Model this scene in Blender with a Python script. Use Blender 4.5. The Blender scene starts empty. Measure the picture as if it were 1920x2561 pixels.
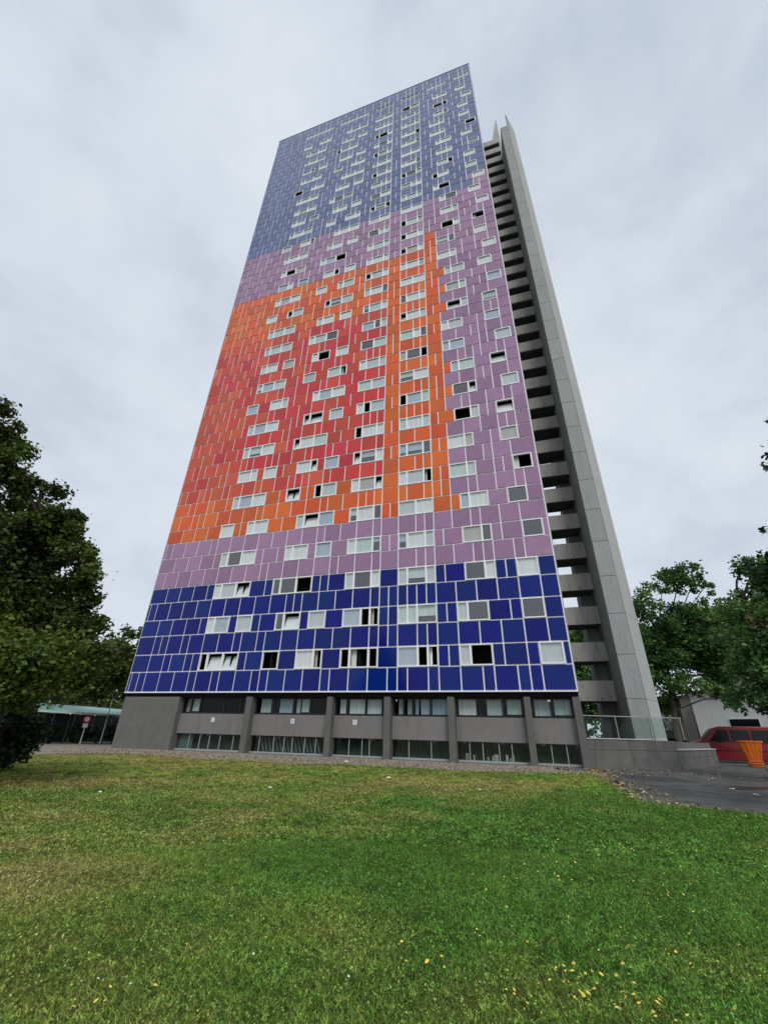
import bpy, bmesh, math, random
import numpy as np
from mathutils import Vector, Matrix

random.seed(7)
rng = np.random.default_rng(11)
R = math.radians
scene = bpy.context.scene
COL = scene.collection

# ------------------------------------------------------------------ camera
F_PX = 1061.99                      # focal length in pixels of the 1920x2561 photograph
PITCH, ROLL = 0.479976, 0.025438
EYE = 1.40                          # the photographer's eye above the lawn
cam_d = bpy.data.cameras.new("camera")
cam = bpy.data.objects.new("camera", cam_d)
COL.objects.link(cam)
scene.camera = cam
cam_d.sensor_fit = 'VERTICAL'
cam_d.sensor_height = 36.0
cam_d.lens = F_PX / 2561 * 36.0
cam_d.clip_start = 0.1
cam_d.clip_end = 3000
_fw = Vector((0, math.cos(PITCH), math.sin(PITCH)))
_up = Vector((0, -math.sin(PITCH), math.cos(PITCH)))
_rt = Vector((1, 0, 0))
_r2 = math.cos(ROLL) * _rt + math.sin(ROLL) * _up
_u2 = -math.sin(ROLL) * _rt + math.cos(ROLL) * _up
cam.matrix_world = Matrix(((_r2.x, _u2.x, -_fw.x, 0), (_r2.y, _u2.y, -_fw.y, 0),
                           (_r2.z, _u2.z, -_fw.z, EYE), (0, 0, 0, 1)))

# ------------------------------------------------------------------ world, sun, exposure
world = bpy.data.worlds.new("World")
scene.world = world
world.use_nodes = True
wn, wl = world.node_tree.nodes, world.node_tree.links
wn.clear()
SUN_EL, SUN_AZ = R(48), R(170)      # azimuth clockwise from +Y
sky = wn.new("ShaderNodeTexSky"); sky.sky_type = 'NISHITA'; sky.sun_disc = False
sky.sun_elevation = SUN_EL; sky.sun_rotation = SUN_AZ; sky.dust_density = 2.0
bg1 = wn.new("ShaderNodeBackground"); bg1.inputs[1].default_value = 0.10
wl.new(sky.outputs[0], bg1.inputs[0])
tc = wn.new("ShaderNodeTexCoord")
mp = wn.new("ShaderNodeMapping"); mp.inputs['Scale'].default_value = (1.0, 1.0, 1.5)
mp.inputs['Rotation'].default_value = (0.3, 0.5, 0.9)
wl.new(tc.outputs['Generated'], mp.inputs[0])
n1 = wn.new("ShaderNodeTexNoise"); n1.inputs['Scale'].default_value = 2.3
n1.inputs['Detail'].default_value = 7; n1.inputs['Roughness'].default_value = 0.58; n1.inputs['Distortion'].default_value = 0.15
wl.new(mp.outputs[0], n1.inputs['Vector'])
rp = wn.new("ShaderNodeValToRGB")
rp.color_ramp.elements[0].position = 0.32; rp.color_ramp.elements[0].color = (0.53, 0.595, 0.69, 1)
rp.color_ramp.elements[1].position = 0.72; rp.color_ramp.elements[1].color = (0.755, 0.80, 0.86, 1)
e = rp.color_ramp.elements.new(0.5); e.color = (0.655, 0.71, 0.79, 1)
wl.new(n1.outputs[0], rp.inputs[0])
bg2 = wn.new("ShaderNodeBackground"); bg2.inputs[1].default_value = 0.93
wl.new(rp.outputs[0], bg2.inputs[0])
mx = wn.new("ShaderNodeMixShader"); mx.inputs[0].default_value = 0.94   # an overcast: the clouds hide nearly all of the blue
wl.new(bg1.outputs[0], mx.inputs[1]); wl.new(bg2.outputs[0], mx.inputs[2])
wo = wn.new("ShaderNodeOutputWorld"); wl.new(mx.outputs[0], wo.inputs[0])

sun_d = bpy.data.lights.new("sun", 'SUN'); sun_d.energy = 1.5; sun_d.angle = R(22); sun_d.color = (1, 0.96, 0.9)
sun = bpy.data.objects.new("sun", sun_d); COL.objects.link(sun)
sdir = Vector((math.sin(SUN_AZ) * math.cos(SUN_EL), math.cos(SUN_AZ) * math.cos(SUN_EL), math.sin(SUN_EL)))
sun.rotation_euler = sdir.to_track_quat('Z', 'Y').to_euler()

scene.view_settings.view_transform = 'Standard'
scene.view_settings.look = 'None'
scene.view_settings.exposure = 0.2
scene.view_settings.gamma = 1.0
scene.view_settings.use_curve_mapping = False
scene.cycles.max_bounces = 8
scene.cycles.transparent_max_bounces = 16
scene.cycles.caustics_reflective = False
scene.cycles.caustics_refractive = False

# ------------------------------------------------------------------ materials
MATS = {}
def mat(name, color, rough=0.8, spec=0.3, var=0.0, noise=0.0, nscale=3.0, bump=0.0, bscale=40.0,
        island=False, metallic=0.0, dirt=None, coat=0.0, hue=0.0, stretch=None):
    m = bpy.data.materials.new(name); m.use_nodes = True
    N, L = m.node_tree.nodes, m.node_tree.links
    b = N["Principled BSDF"]
    b.inputs['Roughness'].default_value = rough
    b.inputs['Specular IOR Level'].default_value = spec
    b.inputs['Metallic'].default_value = metallic
    b.inputs['Coat Weight'].default_value = coat
    b.inputs['Coat Roughness'].default_value = 0.06
    b.inputs['Base Color'].default_value = (*color, 1)
    tcn = N.new("ShaderNodeTexCoord")
    src = None
    last = None
    rgb = N.new("ShaderNodeRGB"); rgb.outputs[0].default_value = (*color, 1); last = rgb.outputs[0]
    if var or hue:
        if island:
            g = N.new("ShaderNodeNewGeometry"); src = g.outputs['Random Per Island']
        else:
            g = N.new("ShaderNodeObjectInfo"); src = g.outputs['Random']
        h = N.new("ShaderNodeHueSaturation")
        mr = N.new("ShaderNodeMapRange"); mr.inputs['To Min'].default_value = 1 - var; mr.inputs['To Max'].default_value = 1 + var
        L.new(src, mr.inputs[0]); L.new(mr.outputs[0], h.inputs['Value'])
        if hue:
            w = N.new("ShaderNodeTexWhiteNoise"); w.noise_dimensions = '1D'; L.new(src, w.inputs['W'])
            mr2 = N.new("ShaderNodeMapRange"); mr2.inputs['To Min'].default_value = 0.5 - hue; mr2.inputs['To Max'].default_value = 0.5 + hue
            L.new(w.outputs['Value'], mr2.inputs[0]); L.new(mr2.outputs[0], h.inputs['Hue'])
        L.new(last, h.inputs['Color']); last = h.outputs[0]
    if noise:
        n = N.new("ShaderNodeTexNoise"); n.inputs['Scale'].default_value = nscale; n.inputs['Detail'].default_value = 8
        n.inputs['Roughness'].default_value = 0.65
        if stretch:
            mpn = N.new("ShaderNodeMapping"); mpn.inputs['Scale'].default_value = stretch
            L.new(tcn.outputs['Object'], mpn.inputs[0]); L.new(mpn.outputs[0], n.inputs['Vector'])
        else:
            L.new(tcn.outputs['Object'], n.inputs['Vector'])
        mr = N.new("ShaderNodeMapRange"); mr.inputs['From Min'].default_value = 0.25; mr.inputs['From Max'].default_value = 0.75
        mr.inputs['To Min'].default_value = 1 - noise; mr.inputs['To Max'].default_value = 1 + noise
        h2 = N.new("ShaderNodeHueSaturation")
        L.new(n.outputs[0], mr.inputs[0]); L.new(mr.outputs[0], h2.inputs['Value'])
        L.new(last, h2.inputs['Color']); last = h2.outputs[0]
    if dirt:
        n = N.new("ShaderNodeTexNoise"); n.inputs['Scale'].default_value = 1.3; n.inputs['Detail'].default_value = 10
        n.inputs['Roughness'].default_value = 0.7
        mpn = N.new("ShaderNodeMapping"); mpn.inputs['Scale'].default_value = (2.5, 2.5, 0.35)
        L.new(tcn.outputs['Object'], mpn.inputs[0]); L.new(mpn.outputs[0], n.inputs['Vector'])
        cr = N.new("ShaderNodeMapRange"); cr.inputs['From Min'].default_value = 0.5; cr.inputs['From Max'].default_value = 0.8
        mixc = N.new("ShaderNodeMix"); mixc.data_type = 'RGBA'
        L.new(n.outputs[0], cr.inputs[0]); L.new(cr.outputs[0], mixc.inputs[0])
        L.new(last, mixc.inputs[6]); mixc.inputs[7].default_value = (*dirt, 1); last = mixc.outputs[2]
    L.new(last, b.inputs['Base Color'])
    if bump:
        nb = N.new("ShaderNodeTexNoise"); nb.inputs['Scale'].default_value = bscale; nb.inputs['Detail'].default_value = 6
        L.new(tcn.outputs['Object'], nb.inputs['Vector'])
        bp = N.new("ShaderNodeBump"); bp.inputs['Strength'].default_value = bump; bp.inputs['Distance'].default_value = 0.02
        L.new(nb.outputs[0], bp.inputs['Height']); L.new(bp.outputs[0], b.inputs['Normal'])
    MATS[name] = m
    return m

def glass_mat(name, tint=(0.9, 0.95, 0.95), ior=1.75, rough=0.02, wob=0.0):
    m = bpy.data.materials.new(name); m.use_nodes = True
    N, L = m.node_tree.nodes, m.node_tree.links
    N.clear()
    o = N.new("ShaderNodeOutputMaterial"); mxs = N.new("ShaderNodeMixShader")
    t = N.new("ShaderNodeBsdfTransparent"); t.inputs[0].default_value = (*tint, 1)
    g = N.new("ShaderNodeBsdfGlossy"); g.inputs['Roughness'].default_value = rough
    f0 = ((ior - 1) / (ior + 1)) ** 2                    # Schlick, the same from both sides of the thin pane
    ge = N.new("ShaderNodeNewGeometry"); dt = N.new("ShaderNodeVectorMath"); dt.operation = 'DOT_PRODUCT'
    L.new(ge.outputs['Normal'], dt.inputs[0]); L.new(ge.outputs['Incoming'], dt.inputs[1])
    ab = N.new("ShaderNodeMath"); ab.operation = 'ABSOLUTE'; L.new(dt.outputs['Value'], ab.inputs[0])
    su = N.new("ShaderNodeMath"); su.operation = 'SUBTRACT'; su.inputs[0].default_value = 1; L.new(ab.outputs[0], su.inputs[1])
    pw_ = N.new("ShaderNodeMath"); pw_.operation = 'POWER'; L.new(su.outputs[0], pw_.inputs[0]); pw_.inputs[1].default_value = 5
    fr = N.new("ShaderNodeMath"); fr.operation = 'MULTIPLY_ADD'; L.new(pw_.outputs[0], fr.inputs[0]); fr.inputs[1].default_value = 1 - f0; fr.inputs[2].default_value = f0
    if wob:
        tcn = N.new("ShaderNodeTexCoord"); nb = N.new("ShaderNodeTexNoise"); nb.inputs['Scale'].default_value = 0.9
        L.new(tcn.outputs['Object'], nb.inputs['Vector'])
        bp = N.new("ShaderNodeBump"); bp.inputs['Strength'].default_value = wob; bp.inputs['Distance'].default_value = 0.05
        L.new(nb.outputs[0], bp.inputs['Height']); L.new(bp.outputs[0], g.inputs['Normal'])
    L.new(fr.outputs[0], mxs.inputs[0]); L.new(t.outputs[0], mxs.inputs[1]); L.new(g.outputs[0], mxs.inputs[2])
    L.new(mxs.outputs[0], o.inputs[0])
    MATS[name] = m
    return m

# glazed cladding panels (for single panels: random per object; for the joined ones: random per island)
PC = {'deep_blue': (0.002, 0.012, 0.175), 'lilac': (0.335, 0.19, 0.325), 'orange': (0.68, 0.118, 0.022),
      'red': (0.58, 0.045, 0.040), 'coral': (0.62, 0.085, 0.045), 'upper_blue': (0.10, 0.132, 0.29)}
for k_, c_ in PC.items():
    for isl in (False, True):
        mat('panel_' + k_ + ('_joined' if isl else ''), c_, rough=0.12, spec=0.26 if k_ == 'deep_blue' else 0.40, var=0.15, noise=0.14, nscale=1.1,
            island=isl, hue=0.008, bump=0.06, bscale=0.9)
mat('joint_white', (0.90, 0.90, 0.93), rough=0.5, noise=0.05)
mat('frame_white', (0.87, 0.88, 0.90), rough=0.45, noise=0.04, nscale=1)
mat('interior_shade', (0.012, 0.012, 0.013), rough=0.9, spec=0.1)  # near-black colour stands in for the shade in rooms and under the soffit
for nm, c_ in (('curtain_white', (0.86, 0.88, 0.87)), ('curtain_grey', (0.62, 0.66, 0.67)), ('curtain_green', (0.60, 0.72, 0.68)),
               ('curtain_blue', (0.45, 0.54, 0.63)), ('curtain_beige', (0.50, 0.47, 0.42))):
    mat(nm, c_, rough=0.9, spec=0.1, noise=0.2, nscale=1.0, stretch=(9, 9, 0.25))
glass_mat('window_glass', tint=(.97, .99, 1), ior=2.6, wob=0.12)
glass_mat('ribbon_glass', tint=(.8, .85, .85), ior=1.35, wob=0.1)
glass_mat('basement_glass', tint=(0.75, 0.82, 0.80), ior=1.7, wob=0.25)
mat('dull_blind', (0.055, 0.072, 0.068), noise=0.5, nscale=1.2, stretch=(3, 3, .5))
mat('dull_slat', (0.13, 0.17, 0.165))
mat('dull_green', (0.12, 0.20, 0.17))
glass_mat('railing_glass', tint=(0.80, 0.87, 0.84), ior=1.3)
mat('concrete', (0.30, 0.30, 0.30), noise=0.10, nscale=2.0, bump=0.25, bscale=30, dirt=(0.20, 0.20, 0.195))
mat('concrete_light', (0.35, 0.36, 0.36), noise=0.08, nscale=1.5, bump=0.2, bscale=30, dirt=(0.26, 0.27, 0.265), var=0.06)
mat('concrete_splay_lit', (0.46, 0.47, 0.455), noise=0.07, nscale=1.5, bump=0.2, bscale=30, dirt=(0.43, 0.45, 0.42), var=0.04)  # paler copy: the light falling on the splayed wall is put into the colour
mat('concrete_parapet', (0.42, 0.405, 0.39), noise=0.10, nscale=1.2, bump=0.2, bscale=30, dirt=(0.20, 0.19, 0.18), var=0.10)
mat('concrete_shaded', (0.085, 0.09, 0.092), noise=0.15, nscale=1.5, bump=0.2, bscale=20)  # shade inside the landings and behind open joints is painted into this dark tone
mat('concrete_side', (0.30, 0.315, 0.30), noise=0.15, nscale=1.5, bump=0.2, bscale=20)
mat('plinth_panel', (0.205, 0.195, 0.19), noise=0.09, nscale=1.4, bump=0.2, bscale=30, dirt=(0.14, 0.13, 0.125), var=0.04)
mat('plinth_column', (0.125, 0.125, 0.115), noise=0.18, nscale=2.0, bump=0.3, bscale=20)
mat('plinth_block', (0.145, 0.142, 0.134), noise=0.14, nscale=1.6, bump=0.3, bscale=20, dirt=(0.10, 0.10, 0.09))
mat('black_metal', (0.012, 0.013, 0.016), rough=0.4, spec=0.4)
mat('grey_metal', (0.33, 0.36, 0.36), rough=0.4, spec=0.4)
mat('steel', (0.45, 0.46, 0.46), rough=0.35, metallic=0.6)
mat('asphalt', (0.085, 0.088, 0.085), rough=0.85, noise=0.6, nscale=0.9, bump=0.5, bscale=120, dirt=(0.12, 0.118, 0.11))
mat('asphalt_patch', (0.055, 0.056, 0.055), rough=0.9, noise=0.4, nscale=2.5, bump=0.5, bscale=100)
mat('wet_asphalt', (0.008, 0.008, 0.009), rough=0.22, spec=0.25)
mat('retaining_concrete', (0.14, 0.138, 0.13), noise=0.25, nscale=1.4, bump=0.5, bscale=25, dirt=(0.075, 0.078, 0.068))
mat('coping', (0.48, 0.49, 0.47), noise=0.15, nscale=3)
mat('gravel_mat', (0.25, 0.225, 0.19), noise=0.45, nscale=12, bump=0.8, bscale=60, dirt=(0.14, 0.13, 0.085))
mat('stone_mat', (0.30, 0.27, 0.24), var=0.5, island=True, noise=0.1)
mat('earth', (0.06, 0.075, 0.03), noise=0.4, nscale=0.6, bump=0.5, bscale=15)
mat('bark', (0.055, 0.045, 0.035), noise=0.4, nscale=8, bump=0.8, bscale=25)
mat('paper', (0.80, 0.80, 0.78), rough=0.7, var=0.1)
mat('black_plastic', (0.01, 0.01, 0.012), rough=0.3)
mat('van_red', (0.20, 0.008, 0.012), rough=0.3, spec=0.4, coat=0.1)
mat('van_glass', (0.006, 0.007, 0.008), rough=0.15, spec=0.3)
mat('tyre', (0.015, 0.015, 0.015), rough=0.9)
mat('orange_plastic', (0.75, 0.17, 0.02), rough=0.45, noise=0.15, nscale=3, dirt=(0.45, 0.12, 0.03))
mat('house_white', (0.70, 0.70, 0.68), noise=0.05, nscale=1, dirt=(0.55, 0.55, 0.53))
mat('house_beige', (0.46, 0.43, 0.37), noise=0.08, nscale=1)
mat('roof_red', (0.20, 0.055, 0.035), noise=0.3, nscale=4, bump=0.5, bscale=20)
mat('green_roof', (0.16, 0.38, 0.31), rough=0.4, noise=0.2, nscale=1.5)
mat('white_paint', (0.78, 0.79, 0.78), rough=0.4)
mat('sign_red', (0.55, 0.02, 0.025), rough=0.4)
mat('flower_yellow', (0.82, 0.62, 0.12), rough=0.7, var=0.2, island=True)
mat('flower_white', (0.8, 0.8, 0.72), rough=0.7)
mat('dead_leaf', (0.32, 0.24, 0.10), rough=0.8, var=0.45, island=True)

def foliage_mat(name, base, dark=0.55):
    m = bpy.data.materials.new(name); m.use_nodes = True
    N, L = m.node_tree.nodes, m.node_tree.links
    b = N["Principled BSDF"]; b.inputs['Roughness'].default_value = 0.55; b.inputs['Specular IOR Level'].default_value = 0.25
    at = N.new("ShaderNodeAttribute"); at.attribute_name = 'tint'
    r = N.new("ShaderNodeValToRGB")
    c0 = tuple(x * dark for x in base); c1 = (base[0] * 2.0, base[1] * 1.55, base[2] * 1.2)
    r.color_ramp.elements[0].color = (*c0, 1); r.color_ramp.elements[1].color = (*c1, 1)
    e = r.color_ramp.elements.new(0.5); e.color = (*base, 1)
    L.new(at.outputs['Fac'], r.inputs[0]); L.new(r.outputs[0], b.inputs['Base Color'])
    tr = N.new("ShaderNodeBsdfTranslucent"); L.new(r.outputs[0], tr.inputs[0])
    mxs = N.new("ShaderNodeMixShader"); mxs.inputs[0].default_value = 0.22
    out = N["Material Output"]
    L.new(b.outputs[0], mxs.inputs[1]); L.new(tr.outputs[0], mxs.inputs[2]); L.new(mxs.outputs[0], out.inputs[0])
    MATS[name] = m
foliage_mat('leaf_olive', (0.088, 0.138, 0.028), 0.30)
foliage_mat('leaf_green', (0.090, 0.190, 0.055), 0.34)
foliage_mat('leaf_dark', (0.030, 0.060, 0.020), 0.5)
foliage_mat('leaf_fresh', (0.105, 0.215, 0.060), 0.34)

def grass_mat(name, is_blade):
    m = bpy.data.materials.new(name); m.use_nodes = True
    N, L = m.node_tree.nodes, m.node_tree.links
    b = N["Principled BSDF"]; b.inputs['Roughness'].default_value = 0.75; b.inputs['Specular IOR Level'].default_value = 0.15
    at = N.new("ShaderNodeAttribute"); at.attribute_name = 'gcol'
    last = at.outputs['Color']
    if not is_blade:
        tcn = N.new("ShaderNodeTexCoord")
        n = N.new("ShaderNodeTexNoise"); n.inputs['Scale'].default_value = 9; n.inputs['Detail'].default_value = 10; n.inputs['Roughness'].default_value = 0.8
        L.new(tcn.outputs['Object'], n.inputs['Vector'])
        mr = N.new("ShaderNodeMapRange"); mr.inputs['From Min'].default_value = 0.3; mr.inputs['From Max'].default_value = 0.7
        mr.inputs['To Min'].default_value = 0.15; mr.inputs['To Max'].default_value = 0.6
        h = N.new("ShaderNodeHueSaturation"); L.new(n.outputs[0], mr.inputs[0]); L.new(mr.outputs[0], h.inputs['Value']); L.new(last, h.inputs['Color'])
        last = h.outputs[0]
        nb = N.new("ShaderNodeTexNoise"); nb.inputs['Scale'].default_value = 30; nb.inputs['Detail'].default_value = 5
        L.new(tcn.outputs['Object'], nb.inputs['Vector'])
        bp = N.new("ShaderNodeBump"); bp.inputs['Strength'].default_value = 1.0; bp.inputs['Distance'].default_value = 0.05
        L.new(nb.outputs[0], bp.inputs['Height']); L.new(bp.outputs[0], b.inputs['Normal'])
    L.new(last, b.inputs['Base Color'])
    if is_blade:
        tr = N.new("ShaderNodeBsdfTranslucent"); L.new(last, tr.inputs[0])
        mxs = N.new("ShaderNodeMixShader"); mxs.inputs[0].default_value = 0.35
        out = N["Material Output"]
        L.new(b.outputs[0], mxs.inputs[1]); L.new(tr.outputs[0], mxs.inputs[2]); L.new(mxs.outputs[0], out.inputs[0])
    MATS[name] = m
grass_mat('grass_blade', True)
grass_mat('lawn_ground', False)

# ------------------------------------------------------------------ helpers
def link(o, parent=None):
    COL.objects.link(o)
    if parent: o.parent = parent
    return o
def thing(name, label, cat, loc=(0, 0, 0), rz=0.0, group=None):
    o = bpy.data.objects.new(name, None); link(o)
    o.location = loc; o.rotation_euler = (0, 0, rz); o['label'] = label; o['category'] = cat
    if group: o['group'] = group
    return o
def tag(o, label=None, cat=None, group=None, kind=None):
    if label: o['label'] = label
    if cat: o['category'] = cat
    if group: o['group'] = group
    if kind: o['kind'] = kind
    return o
class MB:
    """collects boxes, quads and tubes as one mesh"""
    def __init__(s): s.v = []; s.f = []; s.mi = []
    def quad(s, pts, mi=0):
        i = len(s.v); s.v += [tuple(p) for p in pts]; s.f.append(tuple(range(i, i + len(pts)))); s.mi.append(mi)
    def box(s, x0, x1, y0, y1, z0, z1, mi=0, skip=''):
        i = len(s.v)
        s.v += [(x0, y0, z0), (x1, y0, z0), (x1, y1, z0), (x0, y1, z0), (x0, y0, z1), (x1, y0, z1), (x1, y1, z1), (x0, y1, z1)]
        F = [('b', (3, 2, 1, 0)), ('t', (4, 5, 6, 7)), ('f', (0, 1, 5, 4)), ('r', (1, 2, 6, 5)), ('k', (2, 3, 7, 6)), ('l', (3, 0, 4, 7))]
        for n, f in F:
            if n in skip: continue
            s.f.append(tuple(i + a for a in f)); s.mi.append(mi)
    def prism(s, poly, z0, z1, mi=0):
        n = len(poly); i = len(s.v)
        s.v += [(p[0], p[1], z0) for p in poly] + [(p[0], p[1], z1) for p in poly]
        s.f.append(tuple(i + k for k in reversed(range(n)))); s.mi.append(mi)
        s.f.append(tuple(i + n + k for k in range(n))); s.mi.append(mi)
        for k in range(n):
            j = (k + 1) % n
            s.f.append((i + k, i + j, i + n + j, i + n + k)); s.mi.append(mi)
    def tube(s, p, q, r0, r1=None, n=8, mi=0):
        r1 = r0 if r1 is None else r1
        p, q = Vector(p), Vector(q); d = (q - p).normalized()
        a = d.orthogonal().normalized(); b = d.cross(a); i = len(s.v)
        for c, r in ((p, r0), (q, r1)):
            for k in range(n):
                t = 2 * math.pi * k / n; s.v.append(tuple(c + (a * math.cos(t) + b * math.sin(t)) * r))
        for k in range(n):
            j = (k + 1) % n; s.f.append((i + k, i + j, i + n + j, i + n + k)); s.mi.append(mi)
        s.f.append(tuple(i + k for k in reversed(range(n)))); s.mi.append(mi)
        s.f.append(tuple(i + n + k for k in range(n))); s.mi.append(mi)
    def mesh(s, name, mats):
        me = bpy.data.meshes.new(name); me.from_pydata(s.v, [], s.f); me.update()
        for m in mats: me.materials.append(MATS[m])
        me.polygons.foreach_set('material_index', s.mi)
        return me
    def build(s, name, mats, parent=None, loc=None):
        if isinstance(mats, str): mats = [mats]
        o = bpy.data.objects.new(name, s.mesh(name, mats)); link(o, parent)
        if loc: o.location = loc
        return o
def bevel(o, w=0.02, seg=1):
    m = o.modifiers.new('bevel', 'BEVEL'); m.width = w; m.segments = seg; m.limit_method = 'ANGLE'; m.angle_limit = R(40)
    return o
def struct(o): o['kind'] = 'structure'; return o

# ------------------------------------------------------------------ tower frame: x along the front, y into the depth, z up
YAW = -0.3213454
TO = (-19.8585834, 36.199447, 0.0)
UX, UO = 0.6829813, 0.2675216       # cladding module and its offset
W = 32.7514
ZB = 2.32527 + EYE                  # underside of the cladding
ZT = 91.245 + EYE
H = 2.75
def tw(x, y, z=0.0):
    c, s = math.cos(YAW), math.sin(YAW)
    return Vector((TO[0] + x * c - y * s, TO[1] + x * s + y * c, z))
tower = thing('apartment_tower', 'very tall apartment tower clad in blue, lilac, orange and red panels over grey concrete', 'apartment tower', TO, YAW)

def X(k): return UO + k * UX
COL1 = {0: [(9, 14)], 1: [(9, 12), (13, 15)], 2: [(9, 14)], 3: [(9, 14)], 4: [(8, 10), (12, 15)]}
COL2 = {0: [(17, 19), (21, 24)], 1: [(18, 21), (22, 24)], 2: [(17, 22)], 3: [(18, 21), (22, 24)], 4: [(19, 24)]}
COL6 = {0: (38, 41), 1: (38, 41), 2: (39, 42), 3: (39, 42), 4: (39, 42)}
COL7 = {0: (45, 47), 1: (44, 46), 2: (44, 46), 3: (45, 47), 4: (44, 46)}
def wins(n):
    m = n % 5
    return COL1[m] + COL2[m] + [(26, 30), (32, 36), COL6[m], COL7[m]]
# open (f) and tilted (t) leaves seen in the photograph: floor, first module -> spans of the window's width
OPEN = {}
for s_ in """0 9 .03-.15f .25-.6t .65-1t|0 17 0-1f|0 21 .42-.95f|0 26 .05-.2f .3-.68f .8-1f|0 32 .3-.43f .52-.72f .8-1f|0 38 .4-1f|1 18 .4-.95t|1 26 .5-.72f .78-1f
2 9 .65-1t|2 17 .62-1f|4 26 .55-.6f|5 17 .1-.9t|5 21 0-.28f|5 32 .75-1f|5 38 0-.3t|5 45 0-.6f|6 18 .05-.3t .45-1t|6 26 0-.4t|7 9 0-.1f|7 17 0-.2t|7 26 0-.2f
7 39 0-.6f|7 44 .1-1t|8 9 .88-1f|8 18 .1-.3t .45-.95t|8 26 .3-.5f|8 32 0-.15f|9 12 0-.3f|9 26 .55-.68f|9 39 .7-.9f|10 21 .4-1f|10 32 .78-1f|11 18 .4-1f|11 22 .1-.5t
12 32 .05-.2t|12 39 0-.55t|13 9 .45-.8t|14 12 0-.3t|14 19 0-.15t|14 26 .5-.75f|14 32 .75-.97f|15 26 0-.15t|15 32 .5-.7f|16 18 .35-1t|16 32 .05-.45t
17 9 .25-.6t|17 17 .65-1f|17 32 0-.2t|17 39 0-.55f|17 44 0-1f|18 9 .85-1f|18 17 .25-.35f|18 32 0-.2f|19 9 .7-.83f|20 26 0-.15f .75-.9f|20 32 .5-.7f|20 38 .45-1t
21 26 .6-.75f|21 38 0-.25t|22 32 0-.15f|22 39 .65-.9f|23 26 0-.15t|23 44 0-1t|24 8 0-1f|24 32 0-.15f .8-1f|24 39 .8-1f|25 26 0-.15f|25 32 .5-.6f|25 45 0-1t
26 32 .55-1f|26 9 0-.2f|26 17 .3-.7f|27 26 0-.15f .3-.6f|28 26 0-.1f|28 38 0-1t|29 32 .2-.7f|28 39 0-1t|27 17 0-.25t""".replace('\n', '|').split('|'):
    q_ = s_.split()
    OPEN[(int(q_[0]), int(q_[1]))] = [(float(t.rstrip('ft').split('-')[0]), float(t.rstrip('ft').split('-')[1]), t[-1]) for t in q_[2:]]

def colour(r, k):
    n = r // 2
    kb = 38 if (n % 5 in (0, 1) or r % 2 == 0) else 39
    if r <= 5: return 'deep_blue'
    if r <= 8: return 'lilac'
    if r >= 40: return 'lilac' if (k >= 44 and r <= 41) else 'upper_blue'
    if k >= kb: return 'lilac'
    if r in (33, 34) and 36 <= k < 38: return 'orange'
    if r >= 33: return 'lilac'
    if r <= 11 or r >= 27: return 'orange'
    if k >= 30: return 'orange'
    if 16 <= r <= 21 and k < 7: return 'coral'
    if random.random() < (.55 if (r <= 13 or r >= 25 or k < 5) else (.3 if k < 12 else .12)): return 'coral'
    return 'red'

ROW0 = [0, 1, 2, 4, 6, 8, 9, 11, 12, 14, 16, 17, 18, 20, 22, 24, 25, 27, 29, 31, 32, 33, 35, 36, 38, 40, 41, 43, 44, 45, 47]
below = set()
def joints(a, b, force, rr):
    """modules a..b split in ones and twos, with joints forced at some modules, shifted against the row below"""
    out = [a]; k = a
    stops = sorted(set([x for x in force if a < x < b] + [b]))
    for st in stops:
        while k < st:
            step = 1
            if st - k >= 2:
                hit2, hit1 = (k + 2) in below, (k + 1) in below
                p2 = 0.66 if hit2 == hit1 else (0.25 if hit2 else 0.93)
                if rr.random() < p2: step = 2
            k += step; out.append(k)
    return out

G, TH = 0.048, 0.046                 # half joint, panel thickness
panels = []                         # (row, k0, x0, x1, z0, z1, colour)
back = MB()
rr_cache = {}
for n in range(30):
    zb = ZB + n * H
    # parapet row
    rr = random.Random(100 + n)
    js = ROW0 if n == 0 else joints(0, 47, [30, 32, 36] + ([38] if 4 <= n <= 17 else []) + ([34] if rr.random() < .5 else []), rr)
    below = set(js)
    xs = [X(j) for j in js]; xs[0] = 0.02 if js[0] == 0 and n % 2 else xs[0]
    if xs[0] > 0.1: xs = [0.02] + xs; js = [-1] + js
    if W - xs[-1] < 0.75: xs[-1] = W - 0.02
    else: xs.append(W - 0.02); js = js + [48]
    for i in range(len(xs) - 1):
        panels.append((2 * n, js[i], xs[i], xs[i + 1], zb + 0.06, zb + 1.51, colour(2 * n, js[i])))
    back.box(0, W, 0, 0.12, zb + 0.0602, zb + 1.51, skip='')
    # window row
    edges = [0.0]; ws = wins(n)
    for a, b in ws: edges += [X(a), X(b)]
    edges.append(W)
    for i in range(0, len(edges), 2):
        x0, x1 = edges[i], edges[i + 1]
        if x1 - x0 < 0.1: continue
        back.box(x0, x1, 0, 0.12, zb + 1.5102, zb + 2.81, skip='tb')
    segs = []; prev = 0
    for a, b in ws: segs.append((prev, a)); prev = b
    segs.append((prev, 47))
    rr = random.Random(200 + n); rowj = set()
    for (a, b) in segs:
        if a == 47: 
            x_ = [X(47), W - .02]; js = [47]
        else:
            js = joints(a, b, [], rr); x_ = [X(j) for j in js]; rowj |= set(js)
            if a == 0: x_[0] = 0.02
            if b == 47: x_[-1] = W - 0.02
        if a == b and a != 47: continue
        for i in range(len(x_) - 1):
            if x_[i + 1] - x_[i] < 0.15: continue
            panels.append((2 * n + 1, js[i], x_[i], x_[i + 1], zb + 1.51, zb + 2.81, colour(2 * n + 1, js[i])))
    below = rowj
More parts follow.
